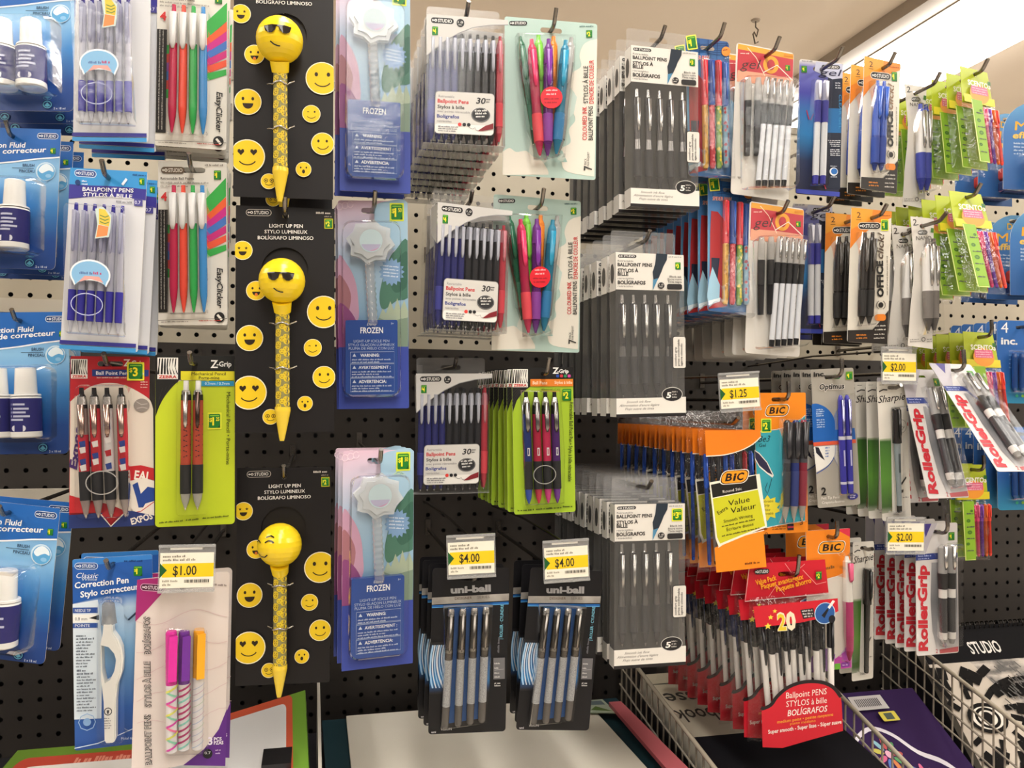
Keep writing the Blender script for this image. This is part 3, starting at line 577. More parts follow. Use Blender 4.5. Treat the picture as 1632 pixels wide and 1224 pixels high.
def b_emoji(root, D, w, h, face='shades', lean=0):
    q = Q((25, 55), (495, 65), (18, 1165), w, h); m = MB(q)
    m.card('#171415', .001, None, '#3a3636', extra=[[q(*p) for p in circ(255, 372, 112, 112, 28)], rrect(-.003, -.0125, .003, -.0065, .002)])
    studio(m, 75, 76, 190, 104, '#1c191a', '#e8e4de', '#b9b2a8'); m.micro(405, 485, 92, 10, '#cfc8be'); m.micro(445, 485, 108, 7, '#8f887e'); sticker(m, 466, 140, 34, 42, '2', '#b9b41c')
    for t, x, y, ww in (('LIGHT UP PEN', 182, 163, 160), ('STYLO LUMINEUX', 160, 192, 203), ('BOLÍGRAFO LIMINOSO', 128, 222, 264)): m.text(t, x, y, 17, '#efece6', w=ww, b=.015)
    for cx, cy, r, k in ((57, 277, 44, 'star'), (120, 474, 45, 'tongue'), (440, 580, 76, 'smile'), (89, 706, 60, 'grin'), (387, 757, 41, 'wink'), (440, 903, 52, 'smirk'), (86, 972, 78, 'hearts'), (349, 1031, 35, 'shock'), (186, 1092, 36, 'glasses')):
        smiley(m, cx, cy, r, k, (22, 494))
    m.build('card', root)
    fl = MB(q); fl.poly(circ(255, 378, 122, 122, 26), '#1b1819', -.004); fl.poly(circ(255, 378, 122, 122, 26), '#1b1819', -.0044); fl.build('inner_flap', root)
    # the pen with its ball head
    dp = .017; r = 109 * q.k; ctr = pt(q, (250, 440), .022); yl = '#f0cf20:p'
    p = MB(q); top, bot = pt(q, (250, 570), dp), pt(q, (249, 1048), dp); tr = 34 * q.k
    p.lathe(top, bot, [(0, tr, '#b5ad74:t'), (1, tr, '#b5ad74:t')], 16 if D else 9); p.lathe(top, bot, [(0, tr * .55, '#8f8a62:p'), (1, tr * .55, '#8f8a62:p')], 8)
    if D:
        rnd = random.Random(4)
        for j in range(40):
            z = top.lerp(bot, (j + .5) / 40); x = (-.55, .55, 0, .6, -.5)[j % 5] * tr; rad = tr * .4
            P = lambda dx, dz: Vector((z.x + x + dx, -dp - math.sqrt(max(tr * tr * 1.03 - (x + dx) ** 2, 0)) - .0001, z.z + dz))
            p.add([P(rad * math.cos(R(a)), rad * math.sin(R(a))) for a in range(0, 360, 36)], [tuple(range(10))], '#d9bd2c')
            for s in (-.4, .4): p.add([P(s * rad + dx * rad, .2 * rad + dz * rad) + Vector((0, -.00015, 0)) for dx, dz in ((-.12, -.14), (.12, -.14), (.12, .14), (-.12, .14))], [(0, 1, 2, 3)], '#2c2010')
            p.add([P(dx * rad, dz * rad) + Vector((0, -.00015, 0)) for dx, dz in ((-.5, -.2), (0, -.55), (.5, -.2), (0, -.35))], [(0, 1, 2, 3)], '#5c2010')
    o = p.build('light_up_pen', root)
    b = MB(q); prof = []
    for i in range(15):
        a = math.pi * i / 14
        prof.append(((1 - math.cos(a)) / 2, max(r * math.sin(a), 1e-5), yl))
    b.lathe(ctr + Vector((0, 0, r)), ctr - Vector((0, 0, r)), prof, 28 if D else 14, cap=False)
    b.lathe(ctr - Vector((0, 0, r * .93)), pt(q, (250, 585), dp), [(0, r * .42, yl), (1, 40 * q.k, yl)], 16)
    # face on the ball
    def onb(pts, yaw, col, off=.0004):
        vs = []
        for dx, dy in pts:
            x, z = dx * r, -dy * r; y = -math.sqrt(max(r * r - x * x - z * z, 0)) - off; c, s = math.cos(yaw), math.sin(yaw)
            vs.append(ctr + Vector((c * x - s * y, s * x + c * y, z)))
        b.add(vs, [tuple(range(len(vs)))], col)
    def strip(P, wd, yaw, col):
        for (x0, y0), (x1, y1) in zip(P, P[1:]):
            t = Vector((x1 - x0, y1 - y0)).normalized() * wd; onb([(x0 + t.y, y0 - t.x), (x1 + t.y, y1 - t.x), (x1 - t.y, y1 + t.x), (x0 - t.y, y0 + t.x)], yaw, col, .0007)
    k = '#1c140c:p'
    if face == 'shades':
        for s in (-1, 1):
            c0 = s * .3
            for a in range(3): onb([(c0 - .26 + .175 * a, -.2), (c0 - .26 + .175 * (a + 1), -.2), (c0 + (-.2 + .135 * (a + 1)), .12 if a < 2 else .02), (c0 + (-.2 + .135 * a), .12 if a else .02)], .03, k, .0012)
        strip([(-.56, -.2), (-.25, -.22), (0, -.2), (.25, -.22), (.56, -.2)], .035, .03, k)
        strip([(-.3, .44), (-.16, .55), (0, .6), (.1, .6)], .022, .03, k)
    else:
        yw = -.75
        for s, y in ((-.3, -.2), (.38, -.25)):
            strip([(s - .2, y), (s - .05, y - .1), (s + .1, y - .08), (s + .2, y)], .03, yw, k)
        strip([(.15, -.48), (.35, -.56), (.52, -.48)], .025, yw, k); strip([(-.3, .3), (-.1, .42), (.12, .42), (.3, .3)], .025, yw, k)
    b.build('ball_head', o)
    t = MB(q); t.lathe(pt(q, (249, 1045), dp), pt(q, (245, 1208), dp), [(0, tr * 1.08, '#e8c83c:p'), (.12, tr * 1.1, '#e8c83c:p'), (.9, tr * .42, '#e8c83c:p'), (1, tr * .3, '#e8c83c:p')], 14); t.build('tip', o)
    for y in (645, 860):
        f = MB(q); c = pt(q, (249, y), dp)
        f.tube([c + Vector((math.cos(a) * tr * 1.12, math.sin(a) * tr * 1.12, .0012 * math.sin(a * 3))) for a in [math.pi * (0.9 + j * .12) for j in range(11)]], .0009, '#c4c2be:m', 6)
        f.tube([c + Vector((x * tr, y2 * tr, z * tr)) for x, y2, z in ((1.05, -.3, 0), (1.5, -.7, .1), (2.0, -.6, .35))], .0008, '#c4c2be:m', 6)
        f.tube([c + Vector((x * tr, y2 * tr, z * tr)) for x, y2, z in ((-1.05, -.2, 0), (-1.5, .1, .1), (-1.8, .4, .15))], .0008, '#8f8d88:m', 6); f.build('wire_tie', root)

def b_iciclepen(root, D, w, h):
    q = Q((515, 30), (858, 32), (520, 1040), w, h); m = MB(q)
    if 'ice_art' not in MATS: gradient('ice_art', [(0, '#e0bfd2'), (.15, '#cfc9dc'), (.33, '#a9c6de'), (.5, '#8fb4cf'), (.66, '#6f92ac'), (.7, '#3a4f9e'), (1, '#33459a')], h, noise=.08, off=-.04)
    m.card('ice_art', .003, (.0115, .026, .0065))
    m.poly(sm([(700, 60), (760, 34), (858, 40), (858, 240), (800, 270), (740, 250), (700, 160)]), '#a3c4da', clip=(515, 858)); m.poly(sm([(760, 330), (800, 270), (858, 225), (870, 480), (800, 520), (735, 560), (720, 480)]), '#4a7866', clip=(515, 858)); m.poly(sm([(800, 330), (858, 280), (862, 430), (800, 480), (770, 420)]), '#3a6656', clip=(515, 858))
    m.poly([(716, 600), (735, 555), (750, 580), (772, 520), (790, 565), (806, 505), (822, 560), (840, 515), (859, 570), (859, 740), (716, 740)], '#a7b59c'); m.poly([(640, 740), (716, 600), (760, 620), (859, 600), (859, 742)], '#7d917e')
    m.poly(sm([(515, 320), (560, 340), (600, 420), (615, 520), (610, 620), (517, 700)]), '#c79bb4', clip=(516, 859)); m.poly(sm([(516, 400), (556, 430), (580, 500), (560, 590), (517, 600)]), '#a8727a', clip=(517, 859)); m.poly(sm([(517, 540), (570, 560), (612, 640), (600, 742), (518, 742)]), '#8d4a7c', clip=(518, 859))
    for k in range(3): m.line([(525 + 26 * k + 14 * math.cos(a * .7), 62 - k * 6 + 16 * math.sin(a * .7)) for a in range(9)], 4, '#efd8e4')
    m.poly([(779 + (64 if j % 2 == 0 else 50) * math.cos(R(j * 11.25)), 378 + (70 if j % 2 == 0 else 54) * math.sin(R(j * 11.25))) for j in range(32)], '#7fa3cc')
    for y in (350, 366, 382, 398): m.micro(738, 815, y, 7, '#dfe9f4', rot=-6)
    m.poly([(520, 742), (859, 742), (861, 1040), (520, 1040)], '#3a4a9c')
    m.build('card', root)
    # snowflake head and twisted shaft
    p = MB(q); A, B = pt(q, (672, 340), .009), pt(q, (688, 640), .009); rr = 26 * q.k
    prof = [(i / 22, rr * (.85 + .15 * (i % 2)), 'frost') for i in range(23)]
    p.lathe(A, B, prof, 9); o = p.build('icicle_pen', root)
    hd = MB(q); fl = [(678 + (118 if j % 2 == 0 else 96) * math.cos(R(j * 22.5 + 8)) * 1.02, 240 + (108 if j % 2 == 0 else 90) * math.sin(R(j * 22.5 + 8))) for j in range(16)]
    hd.prism(fl, .004, .012, 'milk'); hd.prism([(678 + (x - 678) * .8, 240 + (y - 240) * .8) for x, y in fl], .012, .0145, 'milk')
    hd.L = .0147; hd.ell(682, 238, 56, 56, '#c3d8de'); hd.poly(circ(682, 238, 50, 50, 20, 20, 160), '#b7b4d0'); hd.poly(circ(682, 238, 50, 50, 20, 40, 100), '#c39ab8')
    hd.build('snowflake_head', o)
    pl = MB(q); pl.prism(rrect(556, 615, 808, 980, 8), .0004, .009, '#2a4c96:p'); pl.L = .0092
    pl.text('Disney', 660, 641, 12, '#e6ecf4', w=45, sh=.2); pl.text('FROZEN', 628, 678, 27, '#eef2f8', w=110, b=.02); pl.text('3+', 777, 637, 9, '#cfd9ea')
    for t, x, y, ww in (('LIGHT-UP ICICLE PEN', 596, 722, 172), ('STYLO GLAÇON LUMINEUX', 570, 740, 224), ('PLUMA DE HIELO CON LUZ', 572, 757, 220)): pl.text(t, x, y, 12, '#b9c9e4', w=ww)
    for (y0, y1, t, ww, x) in ((768, 822, 'WARNING:', 92, 628), (826, 890, 'AVERTISSEMENT :', 154, 620), (894, 958, 'ADVERTENCIA:', 134, 620)):
        pl.line([(580, y0), (792, y0), (792, y1), (580, y1), (580, y0)], 1.8, '#a9bbdc'); pl.text(t, x, y0 + 23, 14, '#e8eef6', w=ww, b=.025); pl.poly([(590, y0 + 22), (599, y0 + 7), (608, y0 + 22)], '#c9d6ea')
        for k in range(int((y1 - y0 - 24) / 12)): pl.micro(587, 780 - (k % 2) * 60, y0 + 40 + k * 12, 7, '#b4c4e0')
    pl.build('battery_pack', root)
    s = MB(q, .0006); sticker(s, 805, 86, 56, 74, '1.50', '#d6e23a'); s.build('price_sticker', root)
    bl = MB(q); bl.dome(rrect(540, 130, 830, 995, 50), .0165, 'clear', .88); bl.build('blister', root)
# ------------------------------------------------------------------ packs, right half of the display
def clear_case(root, q, x0, y0, x1, y1, depth, film='box', tab=0, hole=(.012, .024, .006), name='clear_case'):
    """a folded clear box (front at d=depth, back on the card plane) with a hang tab above"""
    m = MB(q); X0, Z0 = q(x0, y0); X1, Z1 = q(x1, y1)
    m.box(X0, -depth, Z1, X1, 0, Z0, film); o = m.build(name, root)
    if tab:
        t = MB(q); hz, hw, hh = hole; cx = (X0 + X1) / 2; zc = Z0 + tab - hz
        t.flat([rrect(X0 + .002, Z0 - .001, X1 - .002, Z0 + tab, .004), rrect(cx - hw / 2, zc - hh / 2, cx + hw / 2, zc + hh / 2, hh / 2, 4)], 0, 'frost')
        t.build('hang_tab', root)
    return o
def b_thirtybox(root, D, w, h, clean=0):
    q = Q((65, 140), (548, 145), (85, 850), w, h); dp = .024
    clear_case(root, q, 65, 140, 548, 850, dp, 'box', .02)
    xs = [110, 153, 196, 240, 285, 330, 376, 422, 468, 510]
    for i, x in enumerate(xs):
        c = '#20246a' if i < 4 else '#1c1c20' if i < 9 else '#b3303f'; g = '#2a2f8e' if i < 4 else '#1c1c20' if i < 9 else '#d63a48'; cl = '#c9cbd6:t' if i < 9 else '#d8909a:t'
        pen(root, q, (x - 3, 235), (x + 3, 835), 22, [(.04, .55, cl), (.07, .8, cl), (.16, .9, c + ':p'), (.6, .95, c + ':p'), (.9, .8, c + ':p'), (.98, .3, '#a9a9ac:m'), (1, .1, '#a9a9ac:m')], D, d=dp - .0055, clip=(.05, .34, .5, cl), grip=[(.62, 1.02, g + ':r'), (.84, .98, g + ':r')],
            button=[(-.01, .4, c + ':p'), (.04, .45, c + ':p')])
    for i, x in enumerate(xs[::2] if not D else xs):
        c = '#262a72' if i < (4 if D else 2) else '#26262a' if i < 9 and (D or i < 4) else '#b3303f'
        m = MB(q); A, B = pt(q, (x, 240), .0062), pt(q, (x, 830), .0062); m.lathe(A, B, [(0, .002, c + ':p'), (.1, .0034, c + ':p'), (.9, .003, c + ':p'), (1, .0006, c + ':p')], 7); m.build('pen', root)
    X0, Z0 = q(65, 850); X1, Z1 = q(548, 850); bs = MB(q); bs.box(X0, -dp, Z0, X1, 0, Z0 + .0006, 'frost'); bs.build('case_base', root)
    hd = MB(q, dp + .0002)
    hd.poly(sm([(66, 141), (548, 145), (548, 172), (440, 180), (340, 200), (250, 240), (170, 290), (110, 340), (75, 372)], 2, 8), '#c9c7c4')
    hd.line([(75, 372), (110, 340), (170, 290), (250, 240), (340, 200), (440, 180), (548, 172)], 4, '#8d8d90')
    studio(hd, 92, 158, 226, 190); hd.ell(265, 180, 23, 23, '#232326'); hd.text('1.0', 250, 182, 12, '#e9e7e2', w=30); hd.micro(254, 278, 193, 6, '#cfcdc8'); sticker(hd, 118, 233, 34, 48, '4', None)
    if D:
        X0, Z0 = q(66, 150); X1, Z1 = q(66, 840)
        hd.add([(X0 - .0002, -dp, Z0), (X0 - .0002, -.002, Z0), (X0 - .0002, -.002, Z0 - .03), (X0 - .0002, -dp, Z0 - .045)], [(0, 1, 2, 3)], '#bdbbb8')
    hd.build('printed_header', root)
    lb = MB(q, dp + .0003); lb.rect(128, 562, 478, 797, '#9c9a96', 22); lb.rect(131, 565, 475, 794, '#cbc9c4', 20); lb.poly(rrect(131, 742, 475, 794, 18), '#e4e2dd')
    lb.text('Retractable', 148, 598, 14, '#77757a', w=92); lb.text('Ballpoint Pens', 143, 627, 20, '#c2383c', w=182, b=.03); lb.text('Stylos à bille', 143, 658, 18, '#3a3a3c', w=158, b=.02); lb.text('avec pointe rétractable', 143, 680, 12, '#77757a', w=192)
    lb.text('Bolígrafos', 141, 710, 18, '#2f3f8a', w=130, b=.02); lb.text('retráctiles', 143, 734, 12, '#77757a', w=84)
    lb.text('30', 368, 622, 32, '#2a2a2c', w=54, sh=.2, b=.02); lb.micro(427, 455, 600, 8, '#4a4a4c'); lb.micro(427, 455, 614, 8, '#4a4a4c')
    lb.ell(398, 685, 56, 40, '#2b2b2d'); lb.ring(398, 685, 53, 37, 2, '#8a8a8c')
    for k, y in enumerate((668, 684, 700)): lb.micro(362 + k * 4, 436 - k * 3, y, 10, '#d9d7d2', rot=4)
    for x, c in ((275, '#d23a34'), (302, '#1f1f22'), (328, '#1f1f22')): lb.ell(x, 743, 11, 10, c, 14)
    lb.poly([(380, 776), (425, 745), (474, 728), (474, 760), (410, 774)], '#7d1f28'); lb.line([(330, 758), (350, 765), (366, 758), (372, 770), (385, 774)], 2, '#5a5a5e')
    for k, y in enumerate((762, 774, 786)): lb.micro(150, 270 - k * 8, y, 7, '#6a6a6e')
    lb.build('label', root)

def b_colourink(root, D, w, h):
    q = Q((628, 97), (1195, 145), (618, 1068), w, h); m = MB(q)
    m.card('#b4cdc4', .003, (.0125, .026, .006))
    m.poly(sm([(1195, 240), (1150, 250), (1110, 275), (1085, 340), (1095, 410), (1040, 450), (1020, 520), (1060, 590), (1035, 660), (1060, 740), (1020, 800), (1030, 880), (970, 920), (975, 1000), (1010, 1060), (1176, 1095)], 1, 15), '#e4dfd2')
    m.poly(sm([(620, 925), (660, 905), (700, 930), (760, 925), (800, 960), (850, 985), (890, 1045), (895, 1075), (618, 1068)], 0, 7), '#e4dfd2'); m.poly([(850, 940), (920, 900), (980, 930), (1010, 1000), (940, 1000)], '#9fc0b8')
    m.poly([(1010, 610), (1040, 560), (1070, 600), (1050, 700), (1010, 740)], '#c6d8d0')
    studio(m, 655, 127, 765, 154); m.micro(1085, 1175, 165, 9, '#4a6a68'); sticker(m, 1145, 208, 38, 46, '2', None)
    for t, x, y, ww, c in (('COLOURED INK', 1130, 868, 208, '#cf3a3a'), ('BALLPOINT PENS', 1167, 870, 212, '#3c3c3a'), ('STYLOS À BILLE', 1137, 640, 232, '#3c3c3a'), ("D'ENCRE DE COULEUR", 1172, 642, 270, '#cf3a3a')): m.text(t, x, y, 27, c, w=ww, rot=90, b=.012)
    m.text('7', 1160, 1058, 48, '#3a3a38', w=30, rot=88, b=.02); m.text('PACK', 1128, 1022, 14, '#3a3a38', w=40, rot=90); m.text('PAR PAQUET', 1145, 1030, 12, '#3a3a38', w=88, rot=90)
    m.build('card', root)
    for (a, b, c, g, dd) in (((718, 250), (800, 900), '#1f6a4c', '#1a5a40', .0055), ((828, 240), (858, 930), '#7fd045', '#5fae30', .0055), ((920, 250), (896, 930), '#f08a2a', '#d8741c', .0055), ((1028, 258), (950, 960), '#a9aaa8', '#7c7d7c', .0055),
                             ((780, 285), (832, 985), '#dd3a68', '#e84a56', .0135), ((882, 285), (876, 988), '#7a2f96', '#8a3a9a', .014), ((985, 292), (928, 978), '#2f93b8', '#2478ae', .0135)):
        pen(root, q, a, b, 31, [(.03, .55, c + ':p'), (.06, .85, c + ':p'), (.2, 1, c + ':t' if D else c + ':p'), (.5, .95, c + ':t' if D else c + ':p'), (.64, .95, g + ':p'), (.86, .9, c + ':t'), (.93, .6, c + ':t'), (.99, .2, '#b5b5b5:m'), (1, .1, '#b5b5b5:m')], D, d=dd,
            button=[(-.02, .4, c + ':p'), (.03, .46, c + ':p')], clip=(.09, .4, .6, c + ':p'), grip=[(.63, 1.02, g + ':r'), (.72, 1.06, g + ':r'), (.87, .98, g + ':r')])
    s = MB(q, .0205); s.ell(893, 638, 66, 66, '#d2202f'); s.micro(860, 930, 598, 10, '#f0b9b9'); s.micro(862, 925, 622, 10, '#f0b9b9'); s.micro(848, 938, 650, 9, '#8a1220'); s.micro(852, 930, 672, 9, '#8a1220'); s.build('badge', root)
    bl = MB(q); bl.dome([(690, 225), (1050, 240), (1045, 430), (985, 1000), (790, 1010), (750, 800), (700, 500)], .0198, 'clear', .9); bl.build('blister', root)

def b_fourgrip(root, D, w, h):
    q = Q((668, 100), (1045, 95), (690, 995), w, h); m = MB(q)
    if 'lime2' not in MATS: gradient('lime2', [(0, '#a9c92c'), (1, '#a2c22a')], h)
    m.card('lime2', .003, (.007, .02, .005))
    m.poly([(668, 100), (1045, 95), (1046, 165), (782, 170), (782, 214), (735, 250), (700, 300), (676, 372)], '#1b1a19')
    for k in range(4): m.line([(672, 330 - k * 25), (720, 240 - k * 10)], 3, '#33312e')
    zebra_mark(m, 673, 107, 766, 218); m.text('Z', 918, 134, 36, '#eceae6', b=.03); m.text('-Grip', 948, 130, 22, '#eceae6', b=.03)
    for k, c in enumerate(('#2c4fa8', '#c03848', '#2f8a58', '#c84a9a')): m.rect(940 + k * 24, 140, 958 + k * 24, 158, c, 5)
    m.rect(782, 168, 1046, 213, '#e07f2a'); m.text('Ball Pens', 795, 200, 19, '#f2d8bc', w=90, b=.02); m.text('Stylos à bille', 930, 198, 18, '#f2d8bc', w=110, b=.02)
    m.text('MEDIUM POINT / PT MOY', 848, 238, 11, '#3c4a10', w=120); sticker(m, 1007, 266, 56, 72, '2', None)
    m.text('Retractable Ball Point Pen • Stylo à bille rétractable', 1026, 312, 22, '#26330c', w=490, rot=-91, b=.012)
    m.micro(708, 812, 975, 10, '#26330c', rot=2); m.micro(820, 980, 970, 10, '#26330c', rot=2); m.micro(985, 1050, 960, 10, '#26330c')
    m.build('card', root)
    for i, (x, c, t) in enumerate(((748, '#1f2f6a', '#274aa8'), (808, '#a8203c', '#c02f4a'), (866, '#b82a50', '#c83a80'), (922, '#4a2266', '#6a2f8e'))):
        pen(root, q, (x, 246), (x + 24, 928), 27, [(.05, .6, '#d0ceca:m'), (.09, .85, '#d0ceca:m'), (.12, .92, '#1d1b1c:p'), (.2, .95, c + ':p'), (.62, 1, '#1c1b1d:r'), (.86, .9, t + ':p'), (.95, .6, t + ':p'), (.99, .25, t + ':p'), (1, .1, '#b5b5b5:m')], D, d=.0062,
            button=[(0, .45, '#19181a:p'), (.05, .5, '#19181a:p')], clip=(.1, .36, .6, '#8a8886:m'), grip=[(.62, 1.05, '#1a191b:r'), (.7, 1, '#1a191b:r'), (.87, 1.02, '#1a191b:r')],
            extra=None if not D else (lambda mm, A, B, rr: [mm.add([A.lerp(B, t) + Vector((dx * rr, -rr * 1.04, 0)) for dx, t in ((-.25, .57), (-.25, .5), (.3, .5), (.3, .57))], [(0, 1, 2, 3)], '#d6d2d4'), mm.add([A.lerp(B, t) + Vector((dx * rr, -rr * 1.05, 0)) for dx, t in ((-.1, .56), (-.1, .51), (.1, .51), (.1, .56))], [(0, 1, 2, 3)], c + ':p')]))
    r = MB(q, .0128); r.ring(858, 750, 70, 58, 5, '#a9a8a2:p'); r.build('finger_window', root)
    bl = MB(q); bl.dome([(715, 235), (960, 235), (990, 640), (985, 935), (740, 940), (722, 600)], .0125, 'clear', .92); bl.build('blister', root)

def b_rollerball(root, D, w, h):
    q = Q((155, 230), (530, 235), (135, 1060), w, h); m = MB(q)
    m.card('#111014', .004, (.0115, .026, .006), '#2a2a2c')
    if 'silver_band' not in MATS: noisy('silver_band', '#8e8983', '#b9b4ac', 30, .35)
    m.poly([(152, 377), (528, 366), (526, 402), (151, 412)], 'silver_band'); m.line([(151, 420), (526, 412)], 9, '#1c5fa8'); m.line([(151, 427), (526, 419)], 4, '#5aa0d8')
    m.text('DESIGNER', 262, 391, 13, '#6a5a4e', w=84, rot=1.5, b=.02); m.text('SERIES', 372, 388, 13, '#6e6a64', w=60, rot=1.5)
    m.text('uni-ball', 242, 357, 32, '#a9a8aa', w=196, rot=1.5, b=.05)
    if 'blue_glow' not in MATS: gradient('blue_glow', [(0, '#111014'), (.455, '#111014'), (.58, '#1b4f80'), (.68, '#2878b4'), (.725, '#12355c'), (.752, '#111014'), (1, '#111014')], h, .42, 'Z')
    m.poly([(146, 600), (440, 600), (430, 860), (140, 860)], 'blue_glow')
    for k in range(9):
        x = 135 + k * 12; m.line([(x + 22 + 8 * k * (t - .5) ** 2 - 26 * math.sin(t * 2.2 + k * .15) + 20 * t, 615 + t * 215) for t in [j / 10 for j in range(11)]], 5.5 if k % 3 else 8, '#d6dbe2' if k % 2 else '#9fc4e4')
    m.text('| ROLLER · CYLINDRE', 494, 596, 14, '#7fc4dc', w=175, rot=88, b=.01); m.micro(478, 560, 665, 9, '#6a6a70', rot=88)
    m.rect(450, 690, 506, 798, '#6d6c6e'); 
    for y in (722, 745, 770, 790): m.micro(455, 482, y, 7, '#c2c0be')
    m.line([(455, 752), (500, 748)], 2, '#a9a8a6'); m.micro(455, 490, 822, 8, '#c9c7c4'); m.micro(455, 488, 834, 8, '#c9c7c4')
    m.text('uni', 150, 1052, 10, '#cfcdd0', w=22, b=.02); m.text('VISION', 195, 1042, 13, '#cfcdd0', w=52, b=.01)
    m.poly([(240, 430), (420, 425), (395, 990), (215, 1010)], '#1b4f8c')
    m.build('card', root)
    if 'speckle' not in MATS: noisy('speckle', '#8f9092', '#b7b8b8', 900, .3)
    for (a, b) in (((242, 428), (213, 1020)), ((299, 428), (275, 1015)), ((355, 426), (333, 1008)), ((412, 424), (389, 1002))):
        pen(root, q, a, b, 22, [(0, .7, '#d8d6d2:m'), (.02, .85, '#d8d6d2:m'), (.06, .9, '#6b6763:m'), (.34, .95, '#6b6763:m'), (.345, .98, '#9b9894:m'), (.37, .98, '#6b6763:m'), (.43, .92, 'speckle'), (.82, .92, '#5c5855:p'), (.985, .85, '#5c5855:p'), (1, .6, '#5c5855:p')], D, d=.006, clip=(.04, .36, .35, '#8d8984:m'))
    bl = MB(q); bl.dome([(205, 415), (445, 412), (440, 640), (412, 1010), (190, 1030), (200, 700)], .0115, 'clear', .93); bl.build('blister', root)

def b_fivebox(root, D, w, h, big=False):
    q = Q((238, 190), (585, 198), (238, 1035), w, h); dp = .02
    clear_case(root, q, 238, 190, 587, 1045, dp, 'sleeve', .030)
    pb = MB(q, .0005); pb.poly([(240, 195), (585, 202), (587, 1040), (240, 1036)], '#4d4b48'); pb.build('backing_card', root)
    xs = (285, 342, 400, 457, 520)
    for x in xs:
        pen(root, q, (x, 405), (x + 6, 945), 21, [(.0, .42, '#cfcdc9:m'), (.075, .5, '#cfcdc9:m'), (.085, .8, '#222024:p'), (.16, .95, '#1d1b1f:p'), (.36, .9, '#5f5d5e:m'), (.5, .8, '#8f8d8c:m'), (.6, .95, '#2a292c:r'), (.86, .9, '#47464a:t'), (.97, .3, '#a9a8a8:m'), (1, .12, '#a9a8a8:m')], D, d=.0095,
            clip=(.1, .42, .5, '#d2d0cc:m'), grip=[(.6, 1.06, '#29282b:r'), (.72, .98, '#29282b:r'), (.86, 1.03, '#29282b:r')] if D else None)
    f = MB(q, dp + .0002)
    f.poly([(238, 190), (585, 198), (586, 387), (238, 383)], '#dcd8d0')
    studio(f, 249, 202, 342, 219); f.text('Retractable', 248, 240, 10, '#6a6866', w=78); f.text('BALLPOINT PENS', 247, 263, 17, '#2e2c2c', w=175, b=.03); f.text('STYLOS À', 247, 293, 17, '#2e2c2c', w=104, b=.03); f.text('BILLE', 247, 312, 17, '#2e2c2c', w=54, b=.03)
    f.text('rétractables', 247, 330, 9, '#6a6866', w=80); f.text('BOLÍGRAFOS', 247, 356, 18, '#2e2c2c', w=140, b=.03); f.text('retráctiles', 247, 371, 9, '#6a6866', w=76)
    f.poly([(443, 193), (500, 195), (497, 225), (478, 262), (470, 285), (455, 320), (440, 345), (424, 386), (428, 340), (424, 290), (436, 250)], '#27313c'); f.poly([(426, 330), (452, 322), (424, 386)], '#4f86a8')
    f.micro(505, 572, 212, 6, '#8a8884'); sticker(f, 554 if not big else 546, 256, 28 if not big else 44, 38 if not big else 56, '3' if not big else '3.00', None if not big else '#e8e43a')
    for y, t, ww in ((318, 'Black ink', 62), (332, 'Encre noire', 72), (345, 'Tinta negra', 72)): f.text(t, 572 - ww, y, 10, '#3a3836', w=ww, b=.01)
    f.rect(496, 352, 574, 381, '#2c2a2b', 9); f.ell(466, 361, 17, 17, '#2a282a'); f.text('1.0', 455, 361, 9, '#e6e2dc', w=22); f.micro(456, 476, 370, 5, '#cfccc6')
    f.build('printed_header', root); f = MB(q, dp + .0002)
    f.poly([(238, 945), (592, 945), (592, 1028), (238, 1026)], '#e0dcd4'); f.poly([(238, 1026), (592, 1028), (592, 1045), (238, 1043)], '#232122')
    for y, t, x, ww in ((970, 'Smooth ink flow', 288, 122), (988, "Alimentation d'encre légère", 252, 200), (1006, 'Flujo suave de tinta', 280, 145)): f.text(t, x, y, 12, '#5a564f', w=ww, sh=.4)
    f.ell(521, 930, 54, 38, '#cfccc6'); f.ell(521, 930, 51, 35, '#242223'); f.text('5', 490, 948, 28, '#eeeae4', w=24, sh=.15, b=.03)
    for y in (920, 934, 948): f.micro(520, 548, y, 7, '#b9b5ae')
    f.build('printed_footer', root); f = MB(q, dp + .0002)
    f.rect(525, 625, 592, 797, '#2a2829', 12); f.rect(528, 629, 592, 793, '#d9d5cd', 10)
    for k, t in enumerate(('comfort grip', 'prise confortable', 'agarre cómodo')): f.text(t, 545 + k * 15, 782, 10, '#2e2c2c', w=(100, 140, 118)[k], rot=90, b=.02)
    f.build('side_label', root); f = MB(q, dp + .0002)
    X0, Z0 = q(238, 192); X1, Z1 = q(238, 1040)
    f.add([(X0 - .0003, -dp, Z0), (X0 - .0003, -.001, Z0), (X0 - .0003, -.001, Z0 - .045), (X0 - .0003, -dp, Z0 - .045)], [(0, 1, 2, 3)], '#dcd8d0')
    f.add([(X0 - .0005, -dp * .5 + .006 * math.cos(R(a)), Z0 - .024 + .012 * math.sin(R(a))) for a in range(0, 360, 30)], [tuple(range(12))], '#4a4846')
    f.build('printed_side', root); f = MB(q)
    f.add([(X0 - .0003, -dp, Z1), (X0 - .0003, -.001, Z1), (X0 - .0003, -.001, Z1 + .022), (X0 - .0003, -dp, Z1 + .022)], [(0, 3, 2, 1)], '#cdc9c2')
    f.build('side_strip', root)

